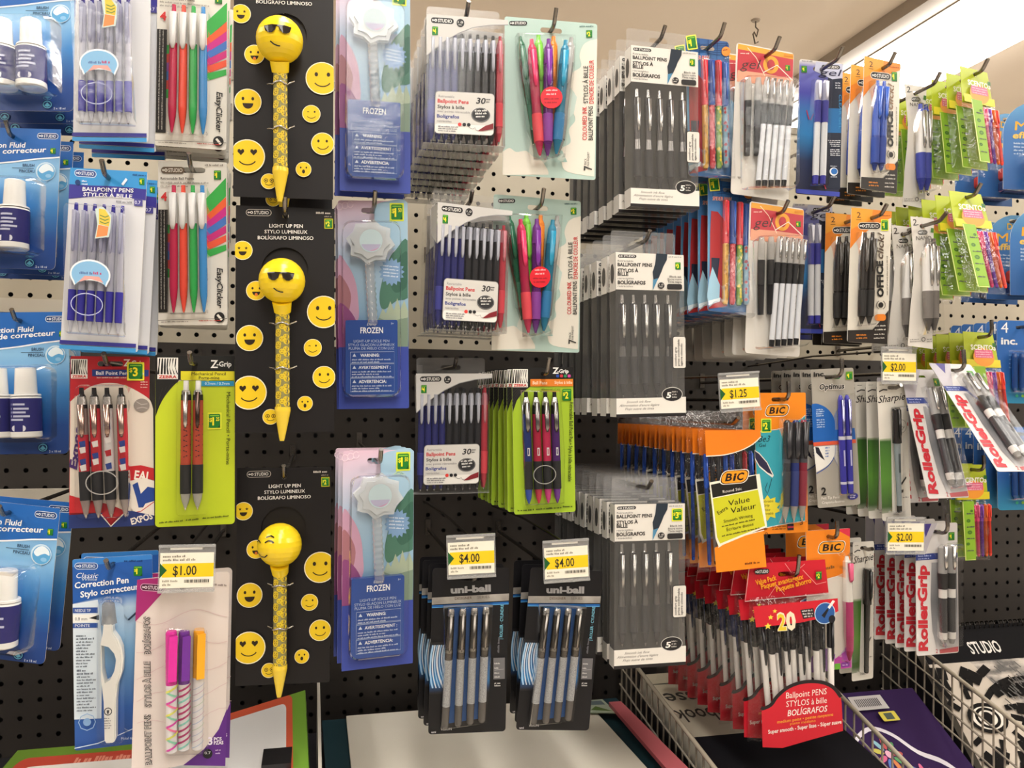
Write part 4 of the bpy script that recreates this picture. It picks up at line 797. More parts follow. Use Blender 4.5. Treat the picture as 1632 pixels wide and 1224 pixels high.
def b_heropens(root, D, w, h):
    q = Q((265, 45), (545, 120), (160, 890), w, h); m = MB(q)
    if 'web_blue' not in MATS: gradient('web_blue', [(0, '#24508c'), (.25, '#3b74b0'), (.6, '#5f9cc4'), (1, '#2f639c')], h, noise=.25, off=-.1)
    m.card('web_blue', .004, (.0115, .02, .0055))
    for k in range(6): m.line([(270 + k * 8, 62 + k * 18), (360, 110 + k * 9), (450, 118 + k * 14), (540, 130 + k * 14)], 3, '#183a6c')
    for k in range(5): m.line([(290 + k * 60, 55 + k * 16), (280 + k * 55, 190 + k * 14)], 3, '#183a6c')
    m.poly([(258, 260), (300, 270), (330, 320), (318, 560), (285, 880), (165, 880), (205, 620), (235, 400)], '#a52a2e'); m.poly([(222, 560), (275, 570), (240, 720), (205, 700)], '#20283e')
    m.poly([(222, 620), (255, 740), (240, 830), (170, 870), (165, 800), (190, 700)], '#9cc4da'); m.poly([(170, 830), (250, 820), (240, 845), (166, 858)], '#e0ecf2')
    m.text('SPIDER-MAN', 275, 192, 26, '#f0e4dc', w=120, rot=-9, sh=.1, b=.05); m.text('SPIDER-MAN', 277, 191, 24, '#c42f2c', w=116, rot=-9, sh=.1, b=.01)
    m.ell(515, 178, 30, 30, '#e78f36'); m.micro(495, 535, 172, 9, '#8a3c12'); m.micro(500, 540, 222, 7, '#cfe0ec'); m.poly([(440, 900), (500, 480), (520, 500), (470, 905)], '#7fb2d0')
    m.build('card', root)
    pal = (('#cf2a36', '#d8a94a', '#b0802c'), ('#2a4f9c', '#b82a3a', '#d86a70'), ('#d0303a', '#6f9a3c', '#d8c43a'), ('#2c54a0', '#7aa0b8', '#a83a40'))
    for i, (a, b) in enumerate((((348, 212), (258, 872)), ((393, 222), (302, 880)), ((437, 236), (345, 890)), ((477, 252), (392, 892)))):
        c, b1, b2 = pal[i]
        def art(mm, A, B, rr, b2=b2, i=i):
            rnd = random.Random(i)
            for j in range(16):
                P = A.lerp(B, .45 + j * .034); x = rnd.choice((-.5, 0, .5)); u = rnd.uniform(.3, .5)
                mm.add([P + Vector(((x + dx * u) * rr, -rr * math.sqrt(max(.05, 1.05 - (x + dx * u) ** 2)), dz * rr * .6)) for dx, dz in ((-1, 0), (0, -1), (1, 0), (0, 1))], [(0, 1, 2, 3)], b2)
        pen(root, q, a, b, 21, [(0, .9, c + ':p'), (.02, 1, c + ':p'), (.42, 1.02, c + ':p'), (.425, .88, b1 + ':p'), (.98, .85, b1 + ':p'), (1, .6, b1 + ':p')], D, d=.0062, extra=art, clip=(.02, .36, .4, c + ':p'))
    s = MB(q, .0006); sticker(s, 300, 88, 54, 74, '1', '#f0ee5a'); s.build('price_sticker', root)
    bl = MB(q); bl.dome([(325, 200), (505, 240), (490, 480), (432, 980), (160, 890), (170, 860), (240, 860)], .0115, 'clear', .92); bl.build('blister', root)

def b_gelblack(root, D, w, h):
    q = Q((540, 200), (870, 250), (508, 1125), w, h); m = MB(q)
    if 'gel_head' not in MATS: gradient('gel_head', [(0, '#e8a03a'), (.08, '#d8503c'), (.16, '#c23a44'), (.24, '#e0a890'), (.3, '#e2ddd4'), (1, '#ddd8d0')], h)
    m.card('#ddd9d2', .004, (.0115, .026, .006))
    m.poly([(548, 208), (866, 258), (862, 420), (700, 385), (540, 420)], '#bf3f48'); m.poly([(548, 208), (866, 258), (866, 290), (545, 240)], '#e5a23c'); m.poly([(545, 370), (700, 385), (862, 412), (862, 470), (540, 440)], '#e2a184')
    m.ring(735, 330, 45, 55, 22, '#e8a33a'); m.line([(600, 230), (650, 290), (700, 400)], 4, '#f0d8c0'); m.line([(690, 380), (770, 330), (860, 420)], 6, '#f0e0d0')
    m.text('gel', 560, 360, 58, '#4a3a3a', w=100, sh=.3, b=-.005); m.micro(560, 610, 270, 8, '#f0d0c4'); sticker(m, 832, 345, 28, 36, '1', None); m.rect(808, 260, 860, 276, '#d88a2c')
    for y in (800, 840, 880, 920, 955): m.micro(808, 838, y, 9, '#55504a')
    m.build('card', root)
    for (a, b) in (((593, 425), (585, 900)), ((650, 425), (640, 900))):
        pen(root, q, a, b, 22, [(0, .7, '#c9c6c2:t'), (.1, .95, '#c9c6c2:t'), (.3, 1, '#1c1b1d:r'), (.62, .95, '#2c2b2e:t'), (1, .8, '#2c2b2e:t')], D, d=.0055)
    for k, x in enumerate((693, 727, 762, 796, 832)):
        xb = 640 + k * 35
        pen(root, q, (x, 425 + k * 6), (xb, 1098), 17, [(0, .6, '#d5d3d0:t'), (.03, 1, '#d5d3d0:t'), (.24, 1.05, '#1d1c1e:r'), (.43, .98, '#e3e6ec:p'), (.94, .95, '#1d1c1e:p'), (1, .85, '#1d1c1e:p')], D, d=.0085 + k * .0006, clip=(.01, .2, .5, '#cfcdca:m'), grip=[(.245, 1.1, '#1b1a1c:r'), (.33, .95, '#1b1a1c:r'), (.42, 1.1, '#1b1a1c:r')])
    bl = MB(q); bl.dome(rrect(545, 415, 868, 1115, 40), .0155, 'clear', .93); bl.build('blister', root)

def b_gelblue(root, D, w, h):
    q = Q((800, 305), (1068, 325), (765, 1180), w, h); m = MB(q)
    if 'gelblue' not in MATS: gradient('gelblue', [(0, '#e0dcd2'), (.05, '#6a6cb0'), (.25, '#3f409c'), (.4, '#2a6fb0'), (.55, '#2478b4'), (.75, '#1f2c50'), (1, '#1b1e36')], h)
    m.card('gelblue', .003, (.011, .022, .0055))
    m.poly([(975, 400), (1066, 425), (1042, 1150), (940, 1145)], '#1a2236'); m.poly([(972, 620), (1056, 620), (1052, 780), (965, 780)], '#1f6aa6')
    m.poly([(900, 318), (1068, 328), (1066, 420), (1000, 430), (890, 380)], '#b9bcd2'); studio(m, 935, 338, 1050, 364); m.text('gel', 915, 408, 42, '#2a2a48', w=130, sh=.4); m.micro(812, 880, 322, 8, '#6a6a74'); sticker(m, 826, 372, 28, 36, '1', '#4a7a2a')
    for y in (458, 474, 490): m.micro(1018, 1052, y, 8, '#d6dbe6')
    m.text('CLEAR GEL', 1040, 530, 16, '#3f8fc4', w=225, rot=-91)
    for k in range(4): m.micro(968 + k * 6, 1045, 835 + k * 12, 7, '#dfe3ea')
    for k in range(4): m.micro(980, 1042, 895 + k * 12, 7, '#dfe3ea')
    m.ell(1000, 1035, 26, 27, '#e2e6ec'); m.ell(1003, 1033, 20, 20, '#2a6cb8'); m.micro(980, 1020, 1002, 6, '#cfd6e2'); m.micro(980, 1020, 1072, 6, '#cfd6e2')
    m.poly([(766, 1150), (1036, 1168), (1034, 1198), (765, 1178)], '#3a46a4'); m.line([(930, 1095), (950, 1150)], 5, '#b03048'); m.line([(835, 640), (850, 700)], 6, '#a8304a')
    m.build('card', root)
    for x in (900, 945):
        pen(root, q, (x, 452), (x - 28, 1125), 22, [(0, .6, '#cfd0e0:t'), (.03, 1, '#cfd0e0:t'), (.2, 1.02, '#34359a:p'), (.41, .95, '#d8dade:p'), (.92, .95, '#37389c:p'), (1, .85, '#37389c:p')], D, d=.006, clip=(.02, .19, .45, '#e0e0ea:p'), grip=[(.2, 1.08, '#30318e:r'), (.3, 1, '#30318e:r'), (.41, 1.06, '#30318e:r')])
    bl = MB(q); bl.dome([(868, 445), (975, 450), (965, 700), (940, 1140), (842, 1135), (850, 800)], .0118, 'clear', .9); bl.build('blister', root)

def b_bicgel(root, D, w, h):
    q = Q((560, 220), (885, 222), (575, 1115), w, h); m = MB(q)
    m.card('#ee8a1e', .002, (.0085, .025, .0055))
    m.poly([(562, 470), (700, 458), (770, 440), (860, 390), (883, 370), (880, 1045), (720, 1060), (588, 1080)], '#3aa3b4'); m.line([(588, 1082), (720, 1062), (880, 1045)], 5, '#f0e8dc')
    m.line([(562, 466), (700, 454), (770, 436), (860, 386), (883, 366)], 4, '#f0e8dc')
    bic(m, 635, 300, 135, 66); m.text('Be3', 582, 530, 38, '#17323a', w=68, sh=.3); m.text('Gel', 588, 562, 20, '#17323a', w=42)
    m.poly([(560, 580), (590, 600), (640, 660), (680, 745), (672, 760), (640, 735), (590, 690), (562, 640)], '#e9e5dc'); m.poly([(561, 586), (588, 606), (636, 664), (672, 742), (640, 725), (590, 680), (563, 630)], '#2b2944')
    m.line([(668, 765), (650, 830), (640, 860), (625, 830), (640, 790)], 4, '#1f4a58')
    m.poly([(640 + (86 if j % 2 else 60) * math.cos(R(j * 18)), 950 + (82 if j % 2 else 58) * math.sin(R(j * 18))) for j in range(20)], '#e6d83c')
    for y, t, x, ww in ((915, 'Comfortable', 584, 92), (940, 'Grip', 612, 40), (968, 'Prise', 612, 44), (992, 'confortable', 590, 86)): m.text(t, x, y, 15, '#3a3a1c', w=ww, sh=.2)
    m.text('3', 845, 1068, 30, '#1f140c', w=20); m.micro(670, 760, 1075, 8, '#7a3c0c'); m.micro(670, 760, 1090, 8, '#7a3c0c'); m.rect(765, 1058, 805, 1098, '#2a2030'); m.rect(765, 1072, 805, 1084, '#b03040'); m.micro(618, 645, 1085, 12, '#7a3c0c')
    m.build('card', root)
    for x, c in ((750, '#38383c'), (804, '#2b3a7a'), (855, '#8a2638')):
        pen(root, q, (x, 395), (x - 14, 1045), 27, [(.0, .45, c + ':p'), (.03, .9, '#3a393c:p'), (.38, 1, '#4a4a50:p'), (.42, 1, c + ':p'), (.84, .95, '#c8bfb6:t'), (.96, .35, '#b8b4b0:m'), (1, .12, '#b8b4b0:m')], D, d=.0065,
            clip=(.02, .38, .75, '#2f2e32:p'), grip=[(.5, 1.05, c + ':r'), (.84, 1, c + ':r')])
    s = MB(q, .0006); sticker(s, 633, 428, 52, 74, '2', '#d8e03a'); s.build('price_sticker', root)
    bl = MB(q); bl.dome([(715, 385), (880, 385), (876, 660), (862, 1050), (705, 1050), (712, 700)], .0128, 'clear', .9); bl.build('blister', root)

def b_bicpink(root, D, w, h):
    q = Q((100, 20), (438, 15), (104, 1080), w, h); m = MB(q)
    m.card('#e4ddd2', .002, (.0085, .024, .005))
    m.poly([(100, 20), (438, 15), (435, 330), (330, 372), (103, 420)], '#ee8620'); m.line([(103, 422), (330, 374), (435, 332)], 5, '#f2e8dc'); m.poly([(330, 18), (438, 15), (437, 80)], '#d8304a')
    bic(m, 200, 112, 190, 80); m.micro(225, 320, 322, 24, '#8a5a2a', rot=8)
    m.poly([(104, 1000), (200, 880), (310, 960), (300, 1080), (104, 1080)], '#8a4fb0'); m.poly([(300, 1000), (420, 920), (436, 960), (436, 1070), (310, 1075)], '#c24aa8'); m.poly([(150, 940), (210, 1010), (160, 1040)], '#4fae4a'); m.poly([(400, 930), (436, 900), (436, 985), (415, 990)], '#2f7fb8')
    m.rect(305, 1030, 350, 1075, '#6fb83a', 8); m.rect(355, 1025, 420, 1062, '#8a3aa0', 8); m.micro(365, 412, 1050, 10, '#e0c0e8')
    m.build('card', root)
    pen(root, q, (383, 215), (395, 1005), 40, [(.0, .3, '#e6e2da:p'), (.04, .5, '#e6e2da:p'), (.05, .75, '#e4e0d8:p'), (.43, .95, '#b02a68:p'), (.75, .92, '#a8285e:p'), (.9, .75, '#98224e:p'), (.98, .3, '#98224e:p'), (1, .1, '#b0b0b0:m')], D, d=.0075, clip=(.06, .24, .5, '#d85a80:p'))
    bl = MB(q); bl.dome(rrect(335, 190, 432, 1015, 30), .0165, 'clear', .8); bl.build('blister', root)

def b_optimus(root, D, w, h):
    q = Q((915, 70), (1185, 68), (965, 950), w, h); m = MB(q)
    q = m.q = Q((915, 70), (1185, 68), (955, 950), w, h)
    m.card('#a29d93', .003, (.011, .024, .006))
    m.poly(sm([(918, 290), (950, 288), (1000, 310), (1040, 350), (1062, 400), (1066, 460), (1190, 455), (1196, 528), (926, 532)], 0, 5), '#1f5fae'); m.poly([(926, 532), (1196, 528), (1198, 552), (928, 556)], '#d85a3c')
    m.poly(sm([(928, 560), (1066, 558), (1060, 620), (1020, 680), (945, 722)], 1, 4), '#e2e0da'); m.line(sm([(1066, 558), (1060, 625), (1018, 688), (946, 730)], 0, 3), 5, '#1f4f9c'); m.poly([(938, 562), (960, 566), (998, 650), (975, 632), (945, 600)], '#1c1c2c')
    for k in range(4): m.micro(945, 990 + (k % 2) * 8, 330 + k * 13, 8, '#b9d0ea')
    for k in range(4): m.micro(948, 1000, 395 + k * 15, 8, '#b9d0ea')
    for k in range(4): m.micro(1000, 1028, 575 + k * 18, 9, '#3a6ab0')
    m.text('inc.', 928, 115, 28, '#2a2826', w=76, b=.04); m.text('Optimus', 960, 200, 34, '#f0ece4', w=165, sh=.1, b=.07); m.text('Optimus', 962, 199, 33, '#1c1a19', w=160, sh=.1, b=.035); sticker(m, 1155, 118, 36, 44, '1', '#7f9a2a')
    m.text('2', 972, 868, 46, '#1f1d1c', w=32, b=.03); m.text('Felt Tip Pens', 974, 896, 16, '#e6e2da', w=112); m.text('Crayons-feutres', 976, 924, 16, '#e6e2da', w=142); m.ell(1172, 890, 34, 22, '#35348a')
    for y in (890, 902): m.micro(1155, 1190, y, 8, '#c9c8e4')
    m.build('card', root)
    for x in (1082, 1124):
        pen(root, q, (x, 238), (x + 20, 866), 22, [(0, .35, '#3d3aa8:p'), (.05, .8, '#3d3aa8:p'), (.42, .98, '#d0cfda:p'), (.455, .98, '#3a37a2:p'), (.88, .9, '#cfcfe0:p'), (.905, .88, '#3a37a2:p'), (1, .8, '#3a37a2:p')], D, d=.006, clip=(.05, .42, .45, '#a9a9d8:m'),
            extra=lambda mm, A, B, rr: mm.add([A.lerp(B, t) + Vector((dx * rr, -rr * 1.0, 0)) for dx, t in ((-.3, .72), (-.3, .56), (.2, .56), (.2, .72))], [(0, 1, 2, 3)], '#b9b8e0'))
    bl = MB(q); bl.dome(rrect(1055, 225, 1175, 885, 30), .0118, 'clear', .85); bl.build('blister', root)

def b_stickbag(root, D, w, h):
    q = Q((235, 330), (545, 330), (290, 1340), w, h)
    q = Q((235, 330), (555, 330), (270, 1340), w, h)
    b = MB(q); b.sheet(235, 330, 555, 1340, .014, 'bag', seed=3); b.build('film_bag', root)
    m = MB(q, .0006); hd = sm([(240, 440), (545, 455), (548, 500), (500, 545), (430, 580), (340, 600), (244, 600)], 2, 6)
    m.poly(hd, '#ee7f1c', -.0002)
    fr = MB(q, .0165)
    fr.poly(hd, '#ee7f1c'); fr.line(hd[2:], 6, '#f4e6d4')
    fr.build('printed_band', root); fr = MB(q, .0165)
    fr.poly([(290, 1175), (350, 1150), (430, 1120), (560, 1095), (578, 1330), (300, 1330)], '#ee8a1c'); fr.line([(310, 1175), (350, 1150), (430, 1120), (565, 1095)], 5, '#f4e6d4')
    fr.poly([(262, 765), (540, 735), (582, 1075), (452, 1120), (312, 1170), (296, 1120)], '#f0ead8'); fr.poly([(270, 780), (520, 742), (528, 828), (280, 862)], '#1d1a17'); fr.poly([(281, 868), (530, 834), (570, 1068), (440, 1110), (320, 1152), (304, 1110)], '#c9c824')
    bic(fr, 330, 705, 140, 74)
    fr.text('Round Stic', 335, 838, 17, '#e8e4dc', w=105, rot=6); fr.text('Value', 365, 922, 34, '#26240c', w=120, rot=8, sh=.1); fr.text('Extra', 312, 972, 24, '#26240c', w=62, rot=33, sh=.1); fr.text('Valeur', 378, 970, 34, '#26240c', w=142, rot=8, sh=.1)
    fr.text('Smooth Writing', 340, 1025, 19, '#2c2a10', w=162, rot=8); fr.text('Écriture douce', 356, 1078, 19, '#2c2a10', w=150, rot=8); fr.micro(330, 520, 1050, 9, '#4a4818', rot=8); fr.micro(330, 545, 1110, 9, '#4a4818', rot=8)
    fr.text('8', 566, 1140, 30, '#2a1408', w=18); fr.micro(455, 540, 1300, 12, '#7a3c08')
    fr.build('printed_label', root)
    for i, c in enumerate(('#2b4fa8', '#2c2c30', '#3f3f44', '#2e5ab8', '#2c4aa0', '#303034', '#b02a34', '#3358b0')):
        x = 262 + i * 36
        pen(root, q, (x, 590), (x + 24, 1290), 16, [(0, .55, c + ':p'), (.02, .95, c + ':p'), (.3, 1, c + ':p'), (.31, .85, '#c8c6c6:t' if i % 2 else c + ':t'), (.97, .8, c + ':p'), (1, .6, c + ':p')], D, d=.0065, n=9 if D else 6, clip=(.02, .22, .4, c + ':p'))
    m.build('bag_header', root)

def b_valuebag(root, D, w, h, caps='#1f1e22'):
    q = Q((425, 175), (822, 175), (460, 1095), w, h)
    b = MB(q); b.sheet(428, 350, 850, 1095, .02, 'bag', seed=5, nx=11); b.build('film_bag', root)
    hd = MB(q, .002)
    hd.card('#cc1f30', .001, (.0155, .03, .006), '#c02030', pts=[q(*p) for p in ((425, 175), (808, 175), (828, 350), (405, 365))])
    hd.line([(425, 180), (405, 365), (828, 352)], 4, '#e8c8c4'); studio(hd, 450, 203, 524, 230); 
    hd.text('Value Pack', 458, 285, 26, '#f0a022', w=105, rot=12, b=.03); hd.text('Paquet avantageux', 485, 308, 26, '#f0a022', w=215, rot=11, b=.03); hd.text('Paquete ahorro', 560, 326, 26, '#f0a022', w=180, rot=12, b=.03); sticker(hd, 772, 255, 30, 42, '2', None)
    for P in ([(600, 180), (640, 240), (700, 190)], [(520, 350), (560, 290), (600, 345)], [(690, 220), (760, 300), (810, 290)]): hd.line(P, 3, '#e89a98')
    hd.build('header_card', root)
    f = MB(q, .0225)
    f.poly([(410, 372), (826, 358), (830, 425), (760, 452), (640, 470), (520, 475), (425, 478)], '#cc1f30')
    f.text('20', 530, 500, 84, '#e8dfc0', w=92, sh=-.08, b=.05); f.text('2', 533, 500, 78, '#e2c832', w=40, sh=-.08, b=.03)
    for x, y, r in ((482, 476, 18), (495, 432, 14), (515, 402, 12)): f.poly([(x + r * (1 if j % 2 == 0 else .45) * math.sin(R(36 * j)), y - r * (1 if j % 2 == 0 else .45) * math.cos(R(36 * j))) for j in range(10)], '#f0d84a')
    f.poly([(640, 405), (705, 400), (712, 445), (655, 452)], '#2a2226'); f.micro(648, 700, 415, 8, '#d8d4d0'); f.micro(652, 702, 430, 8, '#d8d4d0'); f.micro(658, 700, 444, 8, '#d8d4d0')
    f.ell(762, 430, 52, 56, '#b9cfe6'); f.ell(762, 430, 48, 52, '#2a5a9c'); f.poly([(745, 440), (775, 405), (780, 415), (760, 455)], '#1c1c20'); f.poly([(775, 400), (800, 365), (812, 372), (785, 410)], '#ece8e2'); f.ell(797, 462, 17, 20, '#1a1a22')
    f.build('printed_band', root); f = MB(q, .0225)
    arc = sm([(462, 895), (500, 880), (530, 840), (580, 800), (640, 780), (700, 778), (760, 790), (810, 820), (846, 870)], 0, 8)
    f.poly([(455, 905)] + arc + [(850, 900), (858, 1040), (700, 1070), (560, 1098), (462, 1085)], '#cc1f30'); f.line([(452, 885)] + [(x, y - 4) for x, y in arc], 18, '#231c1e')
    f.text('Ballpoint PENS', 574, 850, 30, '#f0e6dc', w=200, rot=1.5, sh=.05); f.text('STYLOS à bille', 575, 893, 30, '#f0e6dc', w=200, rot=1, sh=.05); f.text('BOLÍGRAFOS', 582, 940, 30, '#f0e6dc', w=194, rot=2, sh=.15, b=.01)
    f.text('medium point • pointe moyenne', 532, 972, 15, '#f0a83a', w=276, rot=3, b=.01); f.text('punto mediano', 595, 985, 13, '#f0a83a', w=125, rot=2); f.text('Super smooth - Super lisse - Súper suave', 488, 1020, 19, '#f0e6dc', w=362, rot=3, b=.02)
    f.build('printed_film', root)
    rnd = random.Random(8)
    for i in range(10):
        x = 470 + i * 38; dx = 55 - i * 5; dn = .008 + .004 * (i % 2)
        pen(root, q, (x, 455 + (i % 3) * 14), (x + dx, 1010), 19, [(0, .7, caps + ':p'), (.02, .95, caps + ':p'), (.27 + .02 * (i % 2), 1, caps + ':p'), (.28 + .02 * (i % 2), .85, '#f4f0ea:p'), (.97, .83, '#f4f0ea:p'), (1, .6, caps + ':p')], D, d=dn, n=9 if D else 6, clip=(.03, .42 + .04 * (i % 3), .38, caps + ':p') if i % 3 != 1 else None)

def b_clickcard(root, D, w, h, blue=False):
    q = Q((150, 125), (412, 150), (120, 1000), w, h); m = MB(q)
    m.card('#e2dccf', .003, (.012, .012, .007))
    m.poly([(150, 125), (412, 150), (411, 190), (300, 240), (200, 320), (140, 395)], '#e8862c'); m.poly([(150, 125), (290, 138), (280, 200), (145, 270)], '#eca036')
    m.text('2', 184, 192, 36, '#2c2118', w=26); m.line([(180, 205), (212, 205)], 3, '#2c2118'); studio(m, 195, 225, 336, 266, rim='#e6d8c4')
    sticker(m, 364, 240, 40, 62, '1', '#d8e234' if not blue else None); m.micro(330, 400, 180, 6, '#8a4a14')
    m.text('OFFICE', 353, 714, 38, '#1e1b18', w=240, rot=91, b=.05); m.text('click!', 350, 468, 42, '#5a4a3c' if not blue else '#8a6a4a', w=165, rot=87, sh=.35, b=.015); m.micro(382, 640, 700, 8, '#8a8478', rot=90)
    m.ell(336, 765, 16, 18, '#2a2622'); m.line(circ(336, 765, 28, 30, 10, 120, 240), 4, '#3a342e'); m.line(circ(336, 765, 28, 30, 10, -60, 60), 4, '#3a342e')
    m.poly([(122, 925), (280, 925), (330, 870), (385, 800), (376, 1022), (120, 1000)], '#2a2521'); m.rect(295, 825, 368, 868, '#e8862c', 18)
    for y, x0, c in ((905, 300, '#d8d2c8'), (930, 296, '#d8d2c8'), (960, 290, '#d8d2c8'), (985, 288, '#d8d2c8'), (962, 175, '#e08a30'), (982, 175, '#e08a30')): m.micro(x0, x0 + 72, y, 9, c)
    m.build('card', root)
    c, c2 = ('#2f55b4', '#27459c') if blue else ('#332f2c', '#24211f')
    for x in (218, 266):
        pen(root, q, (x, 300), (x - 26, 900), 26, [(.05, .6, c + ':p'), (.08, .9, c + ':p'), (.35, 1, c + ':p'), (.6, 1, c2 + ':p'), (.9, .8, c2 + ':t'), (.98, .3, '#a8a6a2:m'), (1, .1, '#a8a6a2:m')], D, d=.0068, button=[(-.01, .42, c + ':p'), (.05, .48, c + ':p')], clip=(.07, .42, .55, '#4a4540:p' if not blue else '#3f66c4:p'), grip=[(.62, 1.06, c2 + ':r'), (.9, 1, c2 + ':r')])
    bl = MB(q); bl.dome([(180, 290), (298, 300), (298, 600), (270, 900), (166, 905), (166, 600)], .0135, 'clear', .88); bl.build('blister', root)

def b_nano(root, D, w, h, blue=False):
    q = Q((535, 180), (690, 200), (520, 1035), w, h); m = MB(q)
    right = [(690, 200), (686, 330), (672, 500), (668, 650), (676, 850), (682, 1068)]; left = [(535, 180), (548, 330), (560, 470), (556, 600), (535, 800), (520, 1035)]
    outl = right[::-1] + left; pts = [q(*p) for p in (right + left[::-1])]
    m.card('#d9d4cc', .003, (.0115, .008, .006), pts=pts)
    m.text('2', 549, 242, 42, '#2a2725', w=26); m.micro(576, 588, 240, 9, '#55504a'); studio(m, 582, 276, 645, 304); m.text('NANO', 570, 340, 26, '#5a5652', w=100); m.poly([(668, 260), (685, 264), (684, 295), (664, 290)], '#4a7a3a')
    m.ring(618, 1000, 13, 15, 4, '#3a3633'); m.micro(530, 590, 1000, 7, '#77726c'); m.micro(530, 600, 1014, 7, '#77726c'); m.micro(640, 672, 1005, 7, '#77726c'); m.micro(640, 675, 1020, 7, '#77726c')
    m.build('card', root)
    g = '#3a45a0' if blue else '#77716c'
    for x, dd in ((662, .0065), (615, .0085)):
        pen(root, q, (x, 345), (x + 4, 965), 33, [(.05, .6, '#8f8b88:m' if not blue else '#3a4aa8:p'), (.08, .8, '#e2dfdb:p'), (.2, 1, '#e2dfdb:p'), (.55, 1.05, g + ':r'), (.84, .95, '#4a4644:p' if not blue else '#2e3a98:p'), (.97, .3, '#a5a3a0:m'), (1, .1, '#a5a3a0:m')], D, d=dd, button=[(-.01, .42, g + ':p'), (.05, .48, g + ':p')], clip=(.08, .5, .4, '#c9c6c2:m'))
    bl = MB(q); bl.dome([(575, 385), (640, 350), (684, 400), (690, 650), (694, 960), (580, 975), (578, 690)], .0175, 'clear', .9); bl.build('blister', root)

def b_scentbag(root, D, w, h):
    q = Q((0, 0), (100, 0), (0, 300), w, h)
    b = MB(q); b.sheet(-6, 105, 108, 296, .011, 'bag', nx=8, seed=9); b.build('film_bag', root)
    hd = MB(q, .003)
    hd.card('#b4c22c', .001, (.008, .007, .006), '#a9b82c', pts=[q(*p) for p in ((0, 0), (96, 2), (104, 108), (-4, 108))])
    hd.poly([(-4, 85), (104, 85), (104, 108), (-4, 108)], '#e0cf2c'); hd.ell(52, 78, 34, 28, '#ee9a34'); hd.rect(24, 56, 82, 80, '#e0668a', 4); hd.text('SCENTOS', 14, 56, 15, '#f4efe2', w=80, b=.025)
    for y in (64, 71, 78): hd.micro(28, 78, y, 3.5, '#f2c6d0')
    hd.rect(84, 34, 95, 46, '#2f6a24', 2); hd.build('header_card', root)
    g = MB(q, .0125); wx = 0 if D else 50
    g.poly([(-4, 110), (34 + wx, 110), (40 + wx, 290), (4, 290)], '#8ab52e'); g.line([(-2, 112), (6, 288), (38 + wx, 288)], 2.5, '#d8dc8a')
    for x, y, r in ((16, 170, 7), (20, 205, 8), (14, 240, 6), (26, 140, 5)): g.ell(x, y, r, r * .8, '#5d8f24'); g.ring(x, y, r * .7, r * .6, 1.6, '#3c5a22', 12)
    for y in (150, 190, 225, 262): g.micro(10, 34, y, 4, '#4a2f5a')
    g.build('printed_strip', root)
    for i, c in enumerate(('#d8305c', '#e04a7a', '#7a3aa8', '#e86a2c', '#e2483a')):
        if not D and i < 3: continue
        x = 44 + i * 13
        pen(root, q, (x, 122), (x + 4, 282), 6.2, [(0, .6, c + ':p'), (.03, 1, c + ':p'), (.32, 1, c + ':p'), (.33, .85, c + ':t'), (.95, .8, c + ':p'), (1, .5, c + ':p')], D, d=.0055, n=8 if D else 6, clip=(.02, .26, .4, c + ':p'))

def b_bluecard(root, D, w, h, kind='max'):
    q = Q((0, 0), (100, 0), (0, 100 * h / w), w, h); H = 100 * h / w; m = MB(q)
    if kind == 'max':
        pts = [q(*p) for p in [(0, H), (0, 48)] + [(50 - 50 * math.cos(R(a)), 48 - 48 * math.sin(R(a))) for a in range(12, 180, 14)] + [(100, 48), (100, H)]]
        if 'max_blue' not in MATS: gradient('max_blue', [(0, '#5d9cc9'), (.35, '#3572b4'), (1, '#2b5c9c')], h)
        m.card('max_blue', .004, (.01, .022, .006), pts=pts[::-1])
        m.text('Du', 36, 22, 9, '#e2b23c', b=.02); m.text('MAX', 18, 42, 13, '#e6a82c', w=60, sh=.15, b=.02, rot=4); m.text('effaceur', 14, 54, 9, '#e6c05c', w=66, sh=.2, b=.03, rot=4)
        for k in range(4): m.micro(16, 60 - k * 5, 62 + k * 5, 2.5, '#b9d0e6')
        m.build('card', root)
        e = MB(q); e.prism(rrect(32, 84, 80, 104, 6), .001, .012, '#c9423a:p'); e.build('eraser', root); e2 = MB(q); e2.prism(rrect(32, 104, 80, 122, 4), .001, .012, '#2c3a6a:p'); e2.build('eraser_sleeve', root)
        bl = MB(q); bl.dome(rrect(22, 72, 94, H - 6, 12), .0145, 'clear', .85); bl.build('blister', root)
    else:
        if 'inc_blue' not in MATS: gradient('inc_blue', [(0, '#2f6cb8'), (.6, '#2760ac'), (1, '#2a86ac')], h)
        m.card('inc_blue', .006, (.01, .018, .006))
        m.text('4', 8, 24, 20, '#eef2f6', w=15); m.text('inc.', 8, 46, 13, '#eef2f6', w=34, b=.03)
        for k in range(4): m.micro(24, 60, 68 + k * 8, 3, '#6fa0d8')
        for x, c in ((40, '#3fae8a'), (52, '#8ac24a'), (64, '#c24a4a')): m.ell(x, H - 14, 3, 3, c, 10)
        m.build('card', root)
        for k in range(4):
            p = MB(q); p.lathe(pt(q, (30 + k * 15, 64), .006), pt(q, (30 + k * 15, H - 22), .006), [(0, .003, '#1f4a8c:p'), (.1, .0042, '#1f4a8c:p'), (.9, .0042, '#2a5a9c:p'), (1, .002, '#2a5a9c:p')], 8); p.build('glue_stick', root)
        bl = MB(q); bl.dome(rrect(18, 56, 92, H - 18, 8), .0118, 'clear', .85); bl.build('blister', root)

